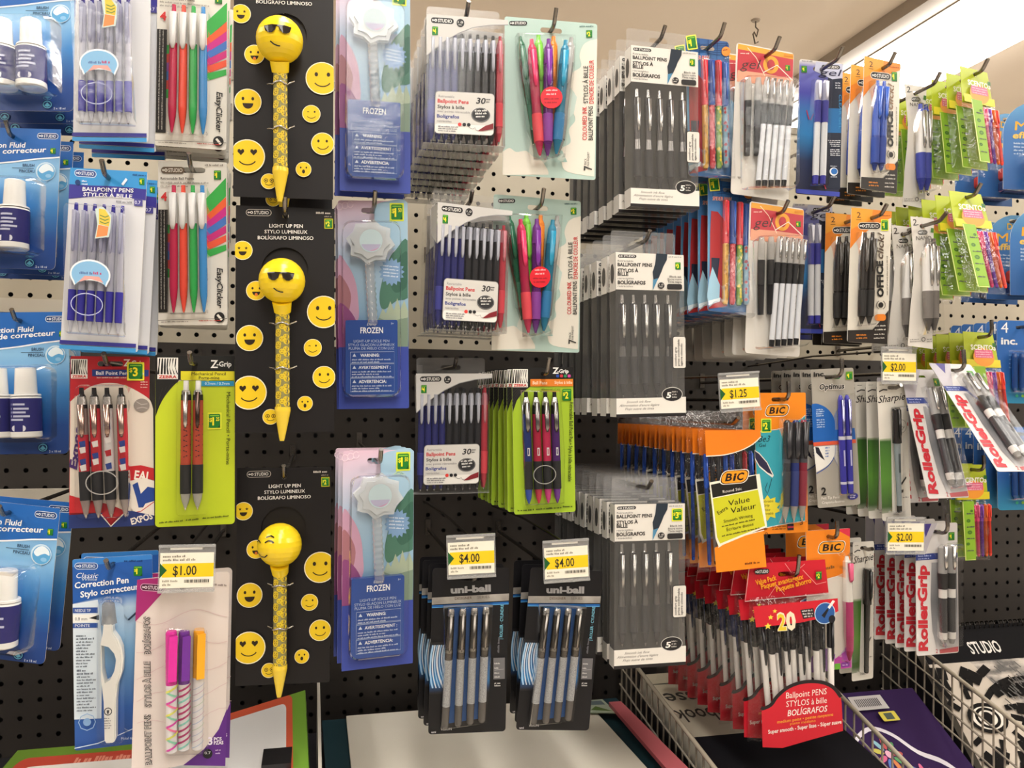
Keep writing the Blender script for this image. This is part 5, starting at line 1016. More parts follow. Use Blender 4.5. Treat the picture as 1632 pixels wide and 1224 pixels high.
def b_marker(root, D, w, h, dark=False):
    q = Q((305, 265), (487, 270), (345, 1150), w, h); m = MB(q)
    if 'marker_green' not in MATS: gradient('marker_green', [(0, '#d8d3c8'), (.41, '#b8bda4'), (.43, '#3f6a2c'), (.7, '#578a35'), (.9, '#3d5c2c'), (1, '#d8d3c8')], h)
    m.card('#dcd7cd', .003, (.0085, .012, .005))
    m.poly([(324, 630), (395, 628), (405, 1098), (340, 1100)], 'marker_green')
    s = '#23201e'; m.text('Sharpie', 312, 402, 44, s, w=170, sh=.3, b=.006, rot=4); m.line([(318, 330), (345, 318), (370, 322)], 7, s); m.micro(320, 350, 290, 5, '#77726a')
    m.ring(460, 560, 34, 44, 3, '#8a857c'); m.text('try', 438, 575, 24, '#8a857c', w=42, sh=.3)
    m.poly([(455, 925), (490, 880), (494, 890), (465, 932)], '#2a2725'); m.poly([(460, 965), (475, 960), (474, 980), (462, 982)], '#2a2725'); m.micro(470, 510, 1015, 7, '#55504a'); m.micro(410, 445, 1118, 7, '#88837a')
    m.build('card', root)
    body = '#22211f:p' if dark else '#8f9a9e:p'
    pen(root, q, (405, 435), (430, 1098), 27, [(0, .9, '#262422:p'), (.02, .98, '#262422:p'), (.34, 1.02, '#262422:p'), (.345, .75, body), (.45, .72, body), (.7, .62, body), (.93, .55, body), (.935, .6, '#262422:p'), (.99, .55, '#262422:p'), (1, .4, '#262422:p')], D, d=.0068, clip=(.02, .3, .35, '#1c1b1a:p'),
        extra=None if dark else (lambda mm, A, B, rr: mm.add([A.lerp(B, t) + Vector((dx * rr, -rr * .72, 0)) for dx, t in ((-.3, .62), (-.3, .44), (.2, .44), (.2, .62))], [(0, 1, 2, 3)], '#4a5458')))
    bl = MB(q); bl.dome(rrect(372, 425, 470, 1105, 26), .0125, 'clear', .82); bl.build('blister', root)

def b_rollergrip(root, D, w, h):
    q = Q((388, 97), (607, 97), (395, 710), w, h); m = MB(q)
    m.card('#d6d2d0', .003, (.0115, .014, .006))
    m.poly([(388, 97), (500, 97), (470, 160), (440, 235), (390, 235)], '#b9b4bc'); m.poly([(420, 97), (470, 97), (440, 160)], '#4a3f8a'); m.poly([(388, 238), (605, 234), (606, 262), (389, 267)], '#2f3f86')
    m.micro(400, 470, 250, 8, '#aab4dc'); m.micro(400, 460, 262, 6, '#aab4dc')
    if 'grip_grey' not in MATS: gradient('grip_grey', [(0, '#b9b7b8'), (.3, '#9a999c'), (.6, '#6c6c70'), (.9, '#a09ea0'), (1, '#c9c6c4')], h)
    m.poly([(470, 280), (605, 280), (610, 685), (500, 690), (475, 600), (465, 450)], 'grip_grey')
    m.text('RollerGrip', 450, 690, 44, '#c12a36', w=400, rot=91, sh=.08, b=.045)
    m.text('2', 492, 703, 18, '#b02a34', w=12); m.poly([(512, 688), (610, 680), (610, 704), (514, 706)], '#b8585c'); sticker(m, 574, 160, 26, 32, '1', '#5f8a2a'); m.rect(572, 225, 604, 238, '#e2cf3a')
    m.build('card', root)
    for x in (508, 552):
        pen(root, q, (x, 198), (x + 6, 655), 20, [(0, .6, '#d6d4d2:t'), (.02, .95, '#c9c7c5:t'), (.28, 1.02, '#1e1d1f:r'), (.44, .95, '#dddad6:p'), (.53, .95, '#3b3b3e:p'), (.88, .95, '#d2cfcb:p'), (.95, .85, '#b9b7b4:t'), (1, .5, '#b9b7b4:t')], D, d=.0068, clip=(.0, .24, .45, '#c9c7c4:m'), grip=[(.28, 1.1, '#1a191b:r'), (.44, 1.04, '#1a191b:r')])
    bl = MB(q); bl.dome([(480, 188), (600, 188), (604, 420), (600, 670), (515, 672), (490, 620), (484, 400)], .0135, 'clear', .9); bl.build('blister', root)
# ------------------------------------------------------------------ the setting
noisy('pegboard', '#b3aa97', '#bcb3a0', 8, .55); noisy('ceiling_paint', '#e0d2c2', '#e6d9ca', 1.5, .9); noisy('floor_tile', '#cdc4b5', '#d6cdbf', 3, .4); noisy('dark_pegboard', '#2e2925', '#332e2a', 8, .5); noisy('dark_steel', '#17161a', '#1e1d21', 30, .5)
PITCH = 0.0254
def wall_back():
    m = MB(); h = PITCH / 2; r = .0036
    cell = [[Vector((x, z, 0)) for x, z in [(-h, -h), (h, -h), (h, h), (-h, h)]], [Vector((r * math.cos(R(a)), r * math.sin(R(a)), 0)) for a in range(0, 360, 45)]]
    tr = tessellate_polygon(cell); fl = [p for c in cell for p in c]
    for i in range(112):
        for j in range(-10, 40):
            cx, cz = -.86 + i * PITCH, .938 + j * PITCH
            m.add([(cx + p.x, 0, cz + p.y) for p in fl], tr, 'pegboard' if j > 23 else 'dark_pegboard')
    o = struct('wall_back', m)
    b = MB(); b.box(-.88, .012, .66, 2.0, .05, 1.945, 'dark_steel'); b.box(-.88, -.002, 1.941, 2.0, .05, 1.953, '#8f8676'); struct('trim_1', b)
wall_back()
b = MB(); b.box(-6, -7, 3.05, 9, 9, 3.15, 'ceiling_paint'); struct('ceiling', b)
b = MB(); b.box(-6, -7, -.1, 9, 9, 0, 'floor_tile'); struct('floor', b)
b = MB(); b.box(-.88, -.62, .915, .5, -.001, .935, 'dark_steel'); b.box(-.88, -.6, 0, .495, -.001, .915, '#2a292b'); struct('trim_2', b)
b = MB(); b.box(.505, -.62, .69, 2.0, -.001, .71, 'dark_steel'); b.box(.505, -.6, 0, 2.0, -.001, .69, '#2a292b'); struct('trim_5', b)
def wedge(n, x0, x1, ya, za, yb, zb):
    m = MB(); m.add([(x, y, z) for x in (x0, x1) for y, z in ((ya, .711), (ya, za), (yb, zb), (yb, .711))], [(0, 1, 2, 3), (7, 6, 5, 4), (1, 5, 6, 2), (3, 2, 6, 7), (0, 4, 5, 1), (0, 3, 7, 4)], 'dark_steel'); struct(n, m)
wedge('trim_6', .512, .745, -.09, .989, -.52, .916); wedge('trim_7', .785, .972, -.14, .970, -.40, .822); wedge('trim_8', 1.0, 1.5, -.10, 1.047, -.36, .771)
b = MB(); b.box(-.88, -.012, 1.572, -.31, .0, 1.592, '#c9c2b4'); struct('trim_3', b)
b = MB(); b.box(-.88, -.012, 1.296, -.33, .0, 1.318, '#c9c2b4'); struct('trim_4', b)
def lamp_mat():
    m, nt, out = new_mat('fluorescent_diffuser'); e = nt.nodes.new('ShaderNodeEmission'); e.inputs[0].default_value = (1, .95, .88, 1); e.inputs[1].default_value = LAMP_STRENGTH
    nt.links.new(e.outputs[0], out.inputs[0]); MATS['lamp'] = m
lamp_mat()
def fixture(x, y0, y1, label, w=.41, z=2.95):
    t = empty('fluorescent_light'); COL.objects.link(t); t['_live'] = 1; t.location = (x, (y0 + y1) / 2, 3.05); L = (y1 - y0) / 2
    h = MB(); h.box(-w / 2 - .02, -L, z - 3.05 + .04, w / 2 + .02, L, 0, '#a39686'); h.box(-w / 2 - .13, -L, z - 3.05 + .045, -w / 2 - .02, L, 0, '#9a8d7e'); h.build('housing', t)
    d = MB(); d.box(-w / 2, -L + .02, z - 3.05, w / 2, L - .02, z - 3.05 + .039, 'lamp'); d.build('diffuser', t)
    tag(t, label, 'ceiling light', 'ceiling light strips')
fixture(2.58, -3.5, 3.3, 'long white fluorescent ceiling strip glowing above the right end of the wall')
fixture(.15, -4.0, .9, 'fluorescent ceiling strip over the aisle in front of the pens')
fixture(.15, 3.4, 8.5, 'unseen ceiling strip behind the wall, added to brighten the ceiling')  # row added out of sight so its floor bounce lifts the ceiling
fixture(5.0, -4.0, 4.0, 'added ceiling strip far to the right, out of view, brightening the ceiling')  # extra row outside the view, added for more bounce onto the ceiling
fixture(-2.3, -4.0, .9, 'fluorescent ceiling strip over the aisle further to the left')
ch = MB(); ch.tube([(0, 0, 0), (0, 0, -.03), (.012, 0, -.04), (.004, 0, -.07), (-.008, 0, -.05), (-.012, 0, -.06), (-.002, 0, -.10), (.012, 0, -.09)], .003, '#6a6058:m', 6); ch.lathe((0, 0, 0), (0, 0, -.006), [(0, .02, '#a89a8a'), (1, .016, '#a89a8a')], 12)
o = ch.build('ceiling_hook', None, True); o.location = (1.76, 1.75, 3.05); tag(o, 'small bent wire hook hanging from the ceiling', 'hook')

# ------------------------------------------------------------------ what hangs where: x, y, z, yaw, roll, pitch of each front pack (top middle of its card)
POSE = {
    'A1':(-0.3324,-0.2758,1.9432,-11.0,0.9), 'A2':(-0.3429,-0.2699,1.7611,-13.7,-1.2), 'A3':(-0.3296,-0.2735,1.5478,-12.5,1.2),
    'A4':(-0.3080,-0.3600,1.3389,-18.0,-4.7), 'B1':(-0.2074,-0.4140,1.8979,-13.2,0.3), 'B2':(-0.2073,-0.4146,1.6835,-10.7,-1.9),
    'C1':(-0.1332,-0.3911,1.8975,-1.0,0.3), 'C2':(-0.1319,-0.3792,1.7080,-6.6,1.2), 'B3':(-0.2100,-0.3789,1.4943,1.5,0.8),
    'C3':(-0.1242,-0.3860,1.4967,1.9,1.0), 'B4':(-0.2001,-0.3949,1.2855,1.2,1.9), 'C4':(-0.1301,-0.3903,1.2632,18.7,-0.5),
    'D1':(-0.0375,-0.4317,1.9021,-14.2,0.3), 'D2':(-0.0323,-0.4187,1.6559,-8.1,0.7), 'D3':(-0.0304,-0.3700,1.3748,-5.7,0.5),
    'E1':(0.0601,-0.3921,1.9228,-0.1,0.9), 'E2':(0.0621,-0.3756,1.6792,-7.5,1.2), 'E3':(0.0710,-0.4044,1.3957,7.2,0.5),
    'F1':(0.1620,-0.4011,1.8810,-3.1,0.8), 'F2':(0.1735,-0.3744,1.6751,9.8,-0.6), 'F3':(0.1654,-0.3228,1.4843,-4.0,0.9),
    'G1':(0.2671,-0.3931,1.9045,-4.9,-0.1), 'G2':(0.2626,-0.3573,1.7007,2.5,-0.1), 'G3':(0.2675,-0.3684,1.4926,-1.3,1.7),
    'F4':(0.1816,-0.3775,1.2571,-3.8,-0.8), 'G4':(0.2980,-0.3780,1.2514,-0.7,-4.8), 'H1':(0.4093,-0.3794,1.8834,0.1,0.4),
    'H2':(0.3880,-0.3877,1.6301,1.5,0.8), 'H3':(0.3971,-0.3764,1.3300,-3.8,0.2), 'I1':(0.4732,-0.3843,1.9089,4.3,2.0),
    'I2':(0.5154,-0.3655,1.7363,1.0,-8.0), 'J1':(0.5519,-0.3890,1.9047,2.4,-2.2), 'J2':(0.5900,-0.3550,1.7140,6.3,-1.9),
    'K1':(0.6323,-0.3883,1.8963,-4.4,-1.7), 'K2':(0.6301,-0.3735,1.7132,0.5,0.1), 'J3':(0.5826,-0.3755,1.4665,-0.6,1.3),
    'K3':(0.6583,-0.3755,1.4991,0.1,3.5), 'J4':(0.6534,-0.3741,1.2894,1.4,1.2), 'I3':(0.5240,-0.3494,1.4437,11.1,3.4),
    'I4':(0.5960,-0.3747,1.2499,-4.7,2.1), 'L1':(0.7323,-0.3772,1.9131,5.1,-2.0), 'L2':(0.7124,-0.3816,1.7101,-1.4,-1.9),
    'L2b':(0.6993,-0.3574,1.7089,-0.5,-1.2), 'M1':(0.8146,-0.3396,1.9014,2.2,-1.1), 'M2':(0.7660,-0.4112,1.6965,1.5,-1.3),
    'M2b':(0.7672,-0.3737,1.6930,0.3,-2.1), 'N1':(0.9184,-0.3344,1.9382,10.6,5.9), 'N2':(0.8992,-0.3390,1.7576,1.5,11.6),
    'N3':(0.9423,-0.3145,1.5609,2.5,7.6), 'N4':(0.9582,-0.2836,1.3655,2.3,0.4), 'L3':(0.7472,-0.3755,1.4842,-0.2,2.8),
    'K4':(0.7245,-0.3497,1.2677,9.9,-0.4), 'M3':(0.9744,-0.2020,1.5202,-17.5,31.6), 'M3b':(0.8043,-0.3929,1.5024,0.4,13.8),
    'M3c':(0.8413,-0.3232,1.4922,10.7,4.9), 'M4':(0.8170,-0.3766,1.2941,-0.0,0.6), 'O1':(0.9123,-0.4433,1.8501,-8.3,-0.3),
    'O2':(0.9052,-0.4592,1.7074,-6.8,-0.7), 'O3':(0.9340,-0.3983,1.5690,-9.8,0.3), 'O4':(0.9047,-0.4245,1.4246,-7.3,1.3),
    'tC4':(-0.1241,-0.4163,1.2917,1.2,-0.8), 'tF4':(0.1747,-0.4079,1.2931,-5.5,2.2), 'tG4':(0.2871,-0.4054,1.2837,-2.8,2.5),
    'tI3':(0.5122,-0.3954,1.4828,-1.6,4.3), 'tM3':(0.7484,-0.3878,1.5205,1.5,0.4), 'tM4':(0.7605,-0.3859,1.2970,-4.2,-0.9)
}
POSE.update({'D1': (-.0375, -.4317, 1.9021, -5, .8), 'D2': (-.0323, -.4187, 1.6559, -3, .8), 'M2': (.7753, -.40, 1.6995, 1.5, -1.3), 'J2': (.5718, -.385, 1.7058, 6.3, -1.9), 'K2': (.652, -.34, 1.7224, .5, .1), 'O1': (1.059, -.30, 1.9146, -8, 0), 'O2': (1.0705, -.30, 1.7544, -7, 0), 'O3': (1.032, -.30, 1.5815, -8, 0), 'O4': (1.0396, -.29, 1.4208, -7, 1), 'I3': (.5100, -.370, 1.4420, 3, 3.0), 'N1': (0.8746, -0.3806, 1.9148, 9.3, 0, 6.3), 'N2': (0.8387, -0.4042, 1.7365, 2.8, 0, 13.3), 'N3': (0.9278, -0.3295, 1.5590, 2.3, 0, 8.5), 'N4': (0.9588, -0.2827, 1.3654, 2.0, 0, .6),
             'M3': (0.8264, -0.3899, 1.5083, .6, 0, 40), 'M3b': (0.7960, -0.3700, 1.5010, 3.7, 0, 16.4), 'M3c': (0.8189, -0.3246, 1.4920, 6, 0, 5.6), 'I2': (.5154, -.3655, 1.7363, 1, -4, 8)})
PEG = '#857f79:m'
def build_proto(fn, w, h, D, kw):
    r = bpy.data.objects.new('proto', None); fn(r, D, w, h, **kw); return r
PROTOS = {}; TRASH = []
def get(fn, w, h, D, kw):
    k = (fn.__name__, D, tuple(sorted(kw.items())))
    if k not in PROTOS: PROTOS[k] = build_proto(fn, w, h, D, kw)
    return PROTOS[k]
ORD = ['', 'second', 'third', 'fourth', 'fifth', 'sixth', 'seventh', 'eighth', 'ninth', 'tenth', 'eleventh', 'twelfth']
def hook(x, z, y, label, ang=40, tipl=.012, r=.0026, ext=.03):
    t = empty('peg_hook'); COL.objects.link(t); t['_live'] = 1; t.location = (x, 0, z)
    w = MB(); a = R(ang); yy = y - ext
    pts = [(0, .012, -.008), (0, .004, 0), (0, yy, 0)] + [(0, yy - .010 * math.sin(a * k / 3), .010 * (1 - math.cos(a * k / 3))) for k in (1, 2, 3)]
    e = Vector(pts[-1]); pts.append(tuple(e + Vector((0, -math.cos(a), math.sin(a))) * tipl)); w.tube(pts, r, PEG, 8); w.build('wire', t)
    p = MB(); p.box(-.0042, -.003, -.009, .0042, -.0004, .016, PEG); p.tube([(0, .01, .012), (0, 0, .012)], .0022, PEG, 6); p.build('bracket', t)
    tag(t, label, 'hook', 'steel peg hooks')
EXT = {'I1': .03, 'K1': .03, 'M1': .032, 'J1': .018, 'N1': .008, 'L1': .010, 'J2': .010, 'K2': .034, 'L2': .015, 'L2b': .012, 'I2': .008, 'H1': .006, 'H2': .006, 'H3': .006, 'G1': .006, 'G2': .012, 'F1': .008, 'F2': .008, 'E1': .02, 'E2': .02, 'C3': .03, 'A1': .008, 'A2': .008, 'N2': .01, 'M2': .028}
def stack(key, fn, w, h, n, sp, name, desc, where, hang, hookdesc=None, kw={}, dx=0, dz=0, yawf=.6, jit=1.0, ang=40, tipl=.012, cat='pen pack', backkw=None, ext=None):
    P = POSE[key]; x, y, z, yaw, roll = P[:5]; pit = P[5] if len(P) > 5 else 0
    rnd = random.Random(key)
    for i in range(n):
        f = yawf ** i if i else 1
        src = get(fn, w, h, i == 0, (backkw(i) if backkw and i else kw))
        r = dup(src, (x + dx * i + (rnd.uniform(-.0012, .0012) * jit if i else 0), y + sp * i, z + dz * i), R(yaw * f + (rnd.uniform(-1.6, 1.6) * jit if i else 0)), R(-(roll * f + (rnd.uniform(-.8, .8) * jit if i else 0))), R(-pit * f))
        r.name = name
        where_ = where
        tag(r, f'{desc}, front of {where_}' if n > 1 and i == 0 else f'{desc}, {where_}' if i == 0 else f'{desc}, {ORD[i]} from front of {where_}', cat, f'{desc}, {where}' if n > 1 else None)
        if i == 0: front = r
    if hang is not None:
        rl = R(-roll); off = Vector((hang[1] if len(hang) > 1 else 0, 0, hang[0])); m = Matrix.Rotation(R(yaw), 4, 'Z') @ Matrix.Rotation(rl, 4, 'Y') @ Matrix.Rotation(R(-pit), 4, 'X'); v = m @ off
        hook(x + v.x, z + v.z - .0029, y + v.y, f'steel peg hook holding the {hookdesc or desc}, {where}', ang, tipl, ext=ext if ext is not None else EXT.get(key, .014) if tipl >= .012 else .008)
    return front
C = {'FL': 'far left column', }
# far left column: correction fluid
for k, n, row in (('A1', 3, 'top row'), ('A2', 3, 'second row'), ('A3', 2, 'third row'), ('A4', 2, 'bottom row')):
    stack(k, b_fluid, .111, .163, n, .044, 'correction_fluid_pack', 'blue correction fluid card', f'far left column, {row}', (-.007,), 'correction fluid cards', cat='correction fluid', yawf=.8)
for k, n, row in (('B1', 3, 'top row'), ('B2', 3, 'second row')):
    stack(k, b_sixpack, .077, .185, n, .03, 'ballpoint_pen_pack', 'card of six blue-grip pens', f'second column, {row}', (-.0057,), 'six-pen cards', dx=.003)
stack('B3', b_sportpens, .077, .18, 1, .02, 'ballpoint_pen_pack', 'red baseball card of four pens with yellow sticker', 'second column', (-.0055,), 'red baseball pen card')
stack('B4', b_corrpen, .076, .195, 2, .03, 'correction_pen_pack', 'blue card with white loop-handled correction pen', 'bottom of second column', (-.0053,), 'correction pen cards', cat='correction pen')
for k, n, row in (('C1', 4, 'top row'), ('C2', 4, 'second row')):
    stack(k, b_easyclick, .072, .178, n, .017, 'ballpoint_pen_pack', 'cream card of four coloured pens', f'third column, {row}', (-.0065,), 'four-colour pen cards')
stack('C3', b_pencils, .08, .182, 1, .02, 'mechanical_pencil_pack', 'lime card with two tiger-striped mechanical pencils', 'third column', (-.006,), 'tiger pencil card', cat='pencil pack')
stack('C4', b_patternpens, .093, .2, 2, .024, 'ballpoint_pen_pack', 'white card of three patterned pens', 'bottom of third column', (-.009,), 'patterned pen cards', ang=20, tipl=.004)
for k, f, row, ex in (('D1', 'shades', 'top row', 'black card, light-up pen with tilted sunglasses face'), ('D2', 'shades', 'middle row', 'black card, light-up pen with upright sunglasses face'), ('D3', 'wink', 'bottom row', 'black card, light-up pen with yellow winking face')):
    stack(k, b_emoji, .102, .24, 2 if k != 'D3' else 1, .08, 'light_up_pen_pack', ex, f'{row}', (-.0068,), 'smiley pen card', kw={'face': f}, yawf=.9, tipl=.012, ang=55)
for k, n, row in (('E1', 2, 'top row'), ('E2', 2, 'middle row'), ('E3', 3, 'bottom row')):
    stack(k, b_iciclepen, .079, .238, n, .026, 'light_up_pen_pack', 'pastel icicle pen card', f'{row}', (-.0085,), 'icicle pen cards', tipl=.012, ang=55, dx=-.003)
for k, n, row, sp in (('F1', 9, 'top row', .029), ('F2', 3, 'middle row', .03), ('F3', 1, 'lower row', .03)):
    stack(k, b_thirtybox, .092, .144, n, sp, 'ballpoint_pen_box', 'clear box of thirty pens', row, (.011,), 'thirty-pen boxes', dz=-.001, dx=-.0005)
for k, row in (('G1', 'top row'), ('G2', 'second row')):
    stack(k, b_colourink, .112, .188, 1, .03, 'ballpoint_pen_pack', 'pale teal card fanning seven coloured pens', row, (-.0095,), 'coloured ink card', ang=60, tipl=.014)
stack('G3', b_fourgrip, .076, .175, 9, .021, 'ballpoint_pen_pack', 'lime card of four dark-grip pens', 'the lime stack', (-.0045,), 'lime pen cards', ang=60, tipl=.014, dx=-.001)
stack('F4', b_rollerball, .09, .19, 4, .026, 'rollerball_pen_pack', 'black card of four silver rollerballs', 'left black stack', (-.0085,), 'black rollerball cards', ang=20, tipl=.01, dx=-.002)
stack('G4', b_rollerball, .09, .19, 3, .03, 'rollerball_pen_pack', 'black card of four silver rollerballs', 'right black stack', (-.0085,), 'black rollerball cards', ang=20, tipl=.01, dx=-.003)
for k, n, row in (('H1', 8, 'top row'), ('H2', 8, 'middle row'), ('H3', 9, 'bottom row')):
    stack(k, b_fivebox, .088, .194, n, .032 if k != 'H3' else .029, 'ballpoint_pen_box', 'clear box of five black pens', row, (.0205,), 'five-pen boxes', kw={'big': k == 'H3'}, backkw=lambda i: {'big': False})
stack('I1', b_heropens, .062, .174, 2, .03, 'felt_pen_pack', 'blue web-patterned card of capped pens', 'top row', (-.009,), 'web-patterned pen cards', ang=50)
stack('I2', b_heropens, .062, .174, 9, .022, 'felt_pen_pack', 'blue web-patterned card of capped pens', 'second row', (-.009,), 'web-patterned pen cards', ang=50, yawf=.9, dx=-.002)
for k, n, row in (('J1', 3, 'top row'), ('J2', 7, 'second row')):
    stack(k, b_gelblack, .083 if k == 'J1' else .079, .192 if k == 'J1' else .183, n, .03, 'gel_pen_pack', 'red-headed card of black-grip gel pens', row, (-.0085,), 'black gel pen cards', ang=45)
for k, n, row in (('K1', 1, 'top row'), ('K2', 2, 'second row')):
    stack(k, b_gelblue, .06 if k == 'K1' else .062, .175 if k == 'K1' else .181, n, .03, 'gel_pen_pack', 'navy card of two blue gel pens', row, (-.0083,), 'blue gel pen card', ang=45)
stack('J3', b_bicgel, .073, .18, 2, .03, 'gel_pen_pack', 'orange and teal card of three dark gel pens', 'beside orange bags', (-.0058,), 'orange gel pen cards', ang=95, tipl=.012, ext=.01)
stack('J4', b_bicpink, .066, .182, 2, .045, 'ballpoint_pen_pack', 'orange topped card with one pink pen', 'beside the red value bag', (-.006,), 'pink pen cards', ang=95, tipl=.012, ext=.01)
stack('K3', b_optimus, .063, .18, 5, .022, 'felt_tip_pen_pack', 'grey card of two violet felt tips', 'the grey stack', (-.008,), 'grey felt tip cards', ang=95, tipl=.012, ext=.01, dx=-.001)
stack('I3', b_stickbag, .082, .2, 10, .028, 'ballpoint_pen_bag', 'orange-topped stick pen bag', 'the orange bag stack', (-.012,), 'orange stick pen bags', ang=30, dz=.0, dx=-.001)
cl = ['#1f1e22', '#1f2a5c']
stack('I4', b_valuebag, .108, .225, 9, .03, 'ballpoint_pen_bag', 'red value bag of twenty stick pens', 'the red bag stack', (-.0125,), 'red value bags', ang=80, tipl=.02, ext=.01, backkw=lambda i: {'caps': cl[(i // 2) % 2]}, dx=-.002)
stack('L1', b_clickcard, .06, .177, 4, .026, 'ballpoint_pen_pack', 'card of two blue click pens', 'top row', (-.0085,), 'blue click pen cards', kw={'blue': True}, ang=45)
stack('L2', b_clickcard, .06, .177, 2, .06, 'ballpoint_pen_pack', 'card of two black click pens', 'right hook of second row', (-.0085,), 'black click pen cards', ang=45)
POSE['L2b'] = (.6990, -.345, 1.7110, -.5, -1.2)
stack('L2b', b_clickcard, .06, .177, 2, .03, 'ballpoint_pen_pack', 'card of two black click pens', 'left hook of second row', (-.0085,), 'black click pen cards', ang=45)
stack('M1', b_nano, .037, .17, 1, .03, 'gel_pen_pack', 'narrow waisted white card of blue-tipped pens', 'top row', (-.0085,), 'narrow blue pen card', kw={'blue': True}, ang=45)
stack('M2', b_nano, .037, .17, 1, .03, 'gel_pen_pack', 'narrow waisted grey pen card', 'foremost in second row', (-.0085,), 'front narrow grey pen card', ang=35)
stack('M2b', b_nano, .037, .17, 2, .034, 'gel_pen_pack', 'narrow grey pen card', 'left of the front one', (-.0085,), 'left narrow grey pen cards', ang=25, tipl=.006)
for k, n, row in (('N1', 8, 'top row'), ('N2', 7, 'second row'), ('N3', 7, 'third row'), ('N4', 2, 'bottom row')):
    stack(k, b_scentbag, .055, .145, n, .024, 'scented_pen_bag', 'lime-headed bag of pens', row, (-.005,), 'lime scented pen bags', ang=50 if k < 'N3' else 95, tipl=.012, yawf=.8, dx=-.001)
for k, row in (('O1', 'top row'), ('O2', 'second row')):
    stack(k, b_bluecard, .105, .134 if k == 'O1' else .155, 3, .05, 'eraser_pack', 'round topped blue eraser card', row + ', far right', (-.007,), 'blue eraser cards', kw={'kind': 'max'}, cat='eraser pack')
for k, row in (('O3', 'third row'), ('O4', 'bottom row')):
    stack(k, b_bluecard, .078, .124, 5, .024, 'glue_pack', 'blue card marked 4', row + ', far right', (-.007,), 'blue cards marked 4', kw={'kind': 'inc'}, cat='glue pack')
stack('L3', b_marker, .044, .185, 4, .022, 'marker_pack', 'cream-green card of one grey marker', 'upper marker stack', (-.006,), 'grey marker cards', ang=20, tipl=.008, dx=-.001)
stack('K4', b_marker, .038, .185, 2, .03, 'marker_pack', 'narrow card with all-black marker', 'lower marker stack', (-.006,), 'black marker cards', kw={'dark': True}, ang=15, tipl=.008)
stack('M3', b_rollergrip, .066, .175, 1, .03, 'rollerball_pen_pack', 'white rollerball card swung far out towards the aisle', 'upper right hook', (-.0085,), 'swung-out rollerball cards', ang=95, tipl=.016, ext=.01)
stack('M3b', b_rollergrip, .066, .175, 1, .03, 'rollerball_pen_pack', 'white rollerball card half swung out', 'behind the swung-out card', None)
stack('M3c', b_rollergrip, .066, .175, 2, .03, 'rollerball_pen_pack', 'white rollerball card hanging nearly straight', 'behind the half swung card', None)
stack('M4', b_rollergrip, .075, .175, 6, .019, 'rollerball_pen_pack', 'white rollerball card with red side lettering', 'lower right stack', (-.0085,), 'white rollerball cards', ang=95, tipl=.016, ext=.01, dx=-.001)

# ------------------------------------------------------------------ price tags on their wire arms
def price(key, price_t, label):
    x, y, z, yaw, roll = POSE[key]; q = Q((0, 0), (100, 0), (0, 69), .052, .036)
    t = empty('price_tag'); COL.objects.link(t); t['_live'] = 1; t.location = (x, y, z); t.rotation_euler = (0, R(-roll), R(yaw))
    h = MB(q); h.prism(rrect(-3, -16, 103, 78, 3), .0004, .0016, 'holder'); h.prism([(-3, -16), (103, -16), (103, -11), (-3, -11)], .0016, .004, 'holder'); h.prism([(-3, 73), (103, 73), (103, 78), (-3, 78)], .0016, .0035, 'holder'); h.L = .0018; h.rect(18, -10, 78, -6, '#f0ede4'); h.build('holder', t)
    m = MB(q, .0018); m.rect(0, 0, 100, 69, '#efe9d8'); m.rect(4, 21, 100, 48, '#eec81e'); m.poly([(0, 20), (13, 34), (0, 49)], '#1f5a2c'); m.text(price_t, 24, 44, 18, '#2c2a22', w=44, b=.012)
    m.micro(5, 48, 9, 4.5, '#8a8474'); m.micro(5, 66, 16, 4.5, '#8a8474'); m.micro(5, 34, 57, 4, '#a39c8a'); m.micro(5, 22, 64, 4, '#a39c8a')
    for k in range(18): m.rect(46 + k * 2.6, 53, 47 + k * 2.6 + (k % 3) * .5, 59, '#4a463c')
    m.build('price_label', t)
    a = MB(q); c, s = math.cos(R(-yaw)), math.sin(R(-yaw)); L = -y
    a.tube([(0, .0035, .004), (-s * L * .5, c * L * .5, .006), (-s * L, c * L, -.002)], .0016, PEG, 6); a.tube([(-.016, .0005, .004), (.016, .0005, .004)], .0015, PEG, 6); a.build('wire_arm', t)
    tag(t, label, 'price tag', 'yellow price tags')
price('tC4', '$1.00', 'yellow $1.00 price tag above the patterned pens')
price('tF4', '$4.00', 'yellow $4.00 price tag over the left black rollerball stack')
price('tG4', '$4.00', 'yellow $4.00 price tag over the right black rollerball stack')
price('tI3', '$1.25', 'yellow $1.25 price tag above the orange stick pen bags')
price('tM3', '$2.00', 'yellow $2.00 price tag above the upper marker stack')
price('tM4', '$2.00', 'yellow $2.00 price tag on the lower white rollerball stack')

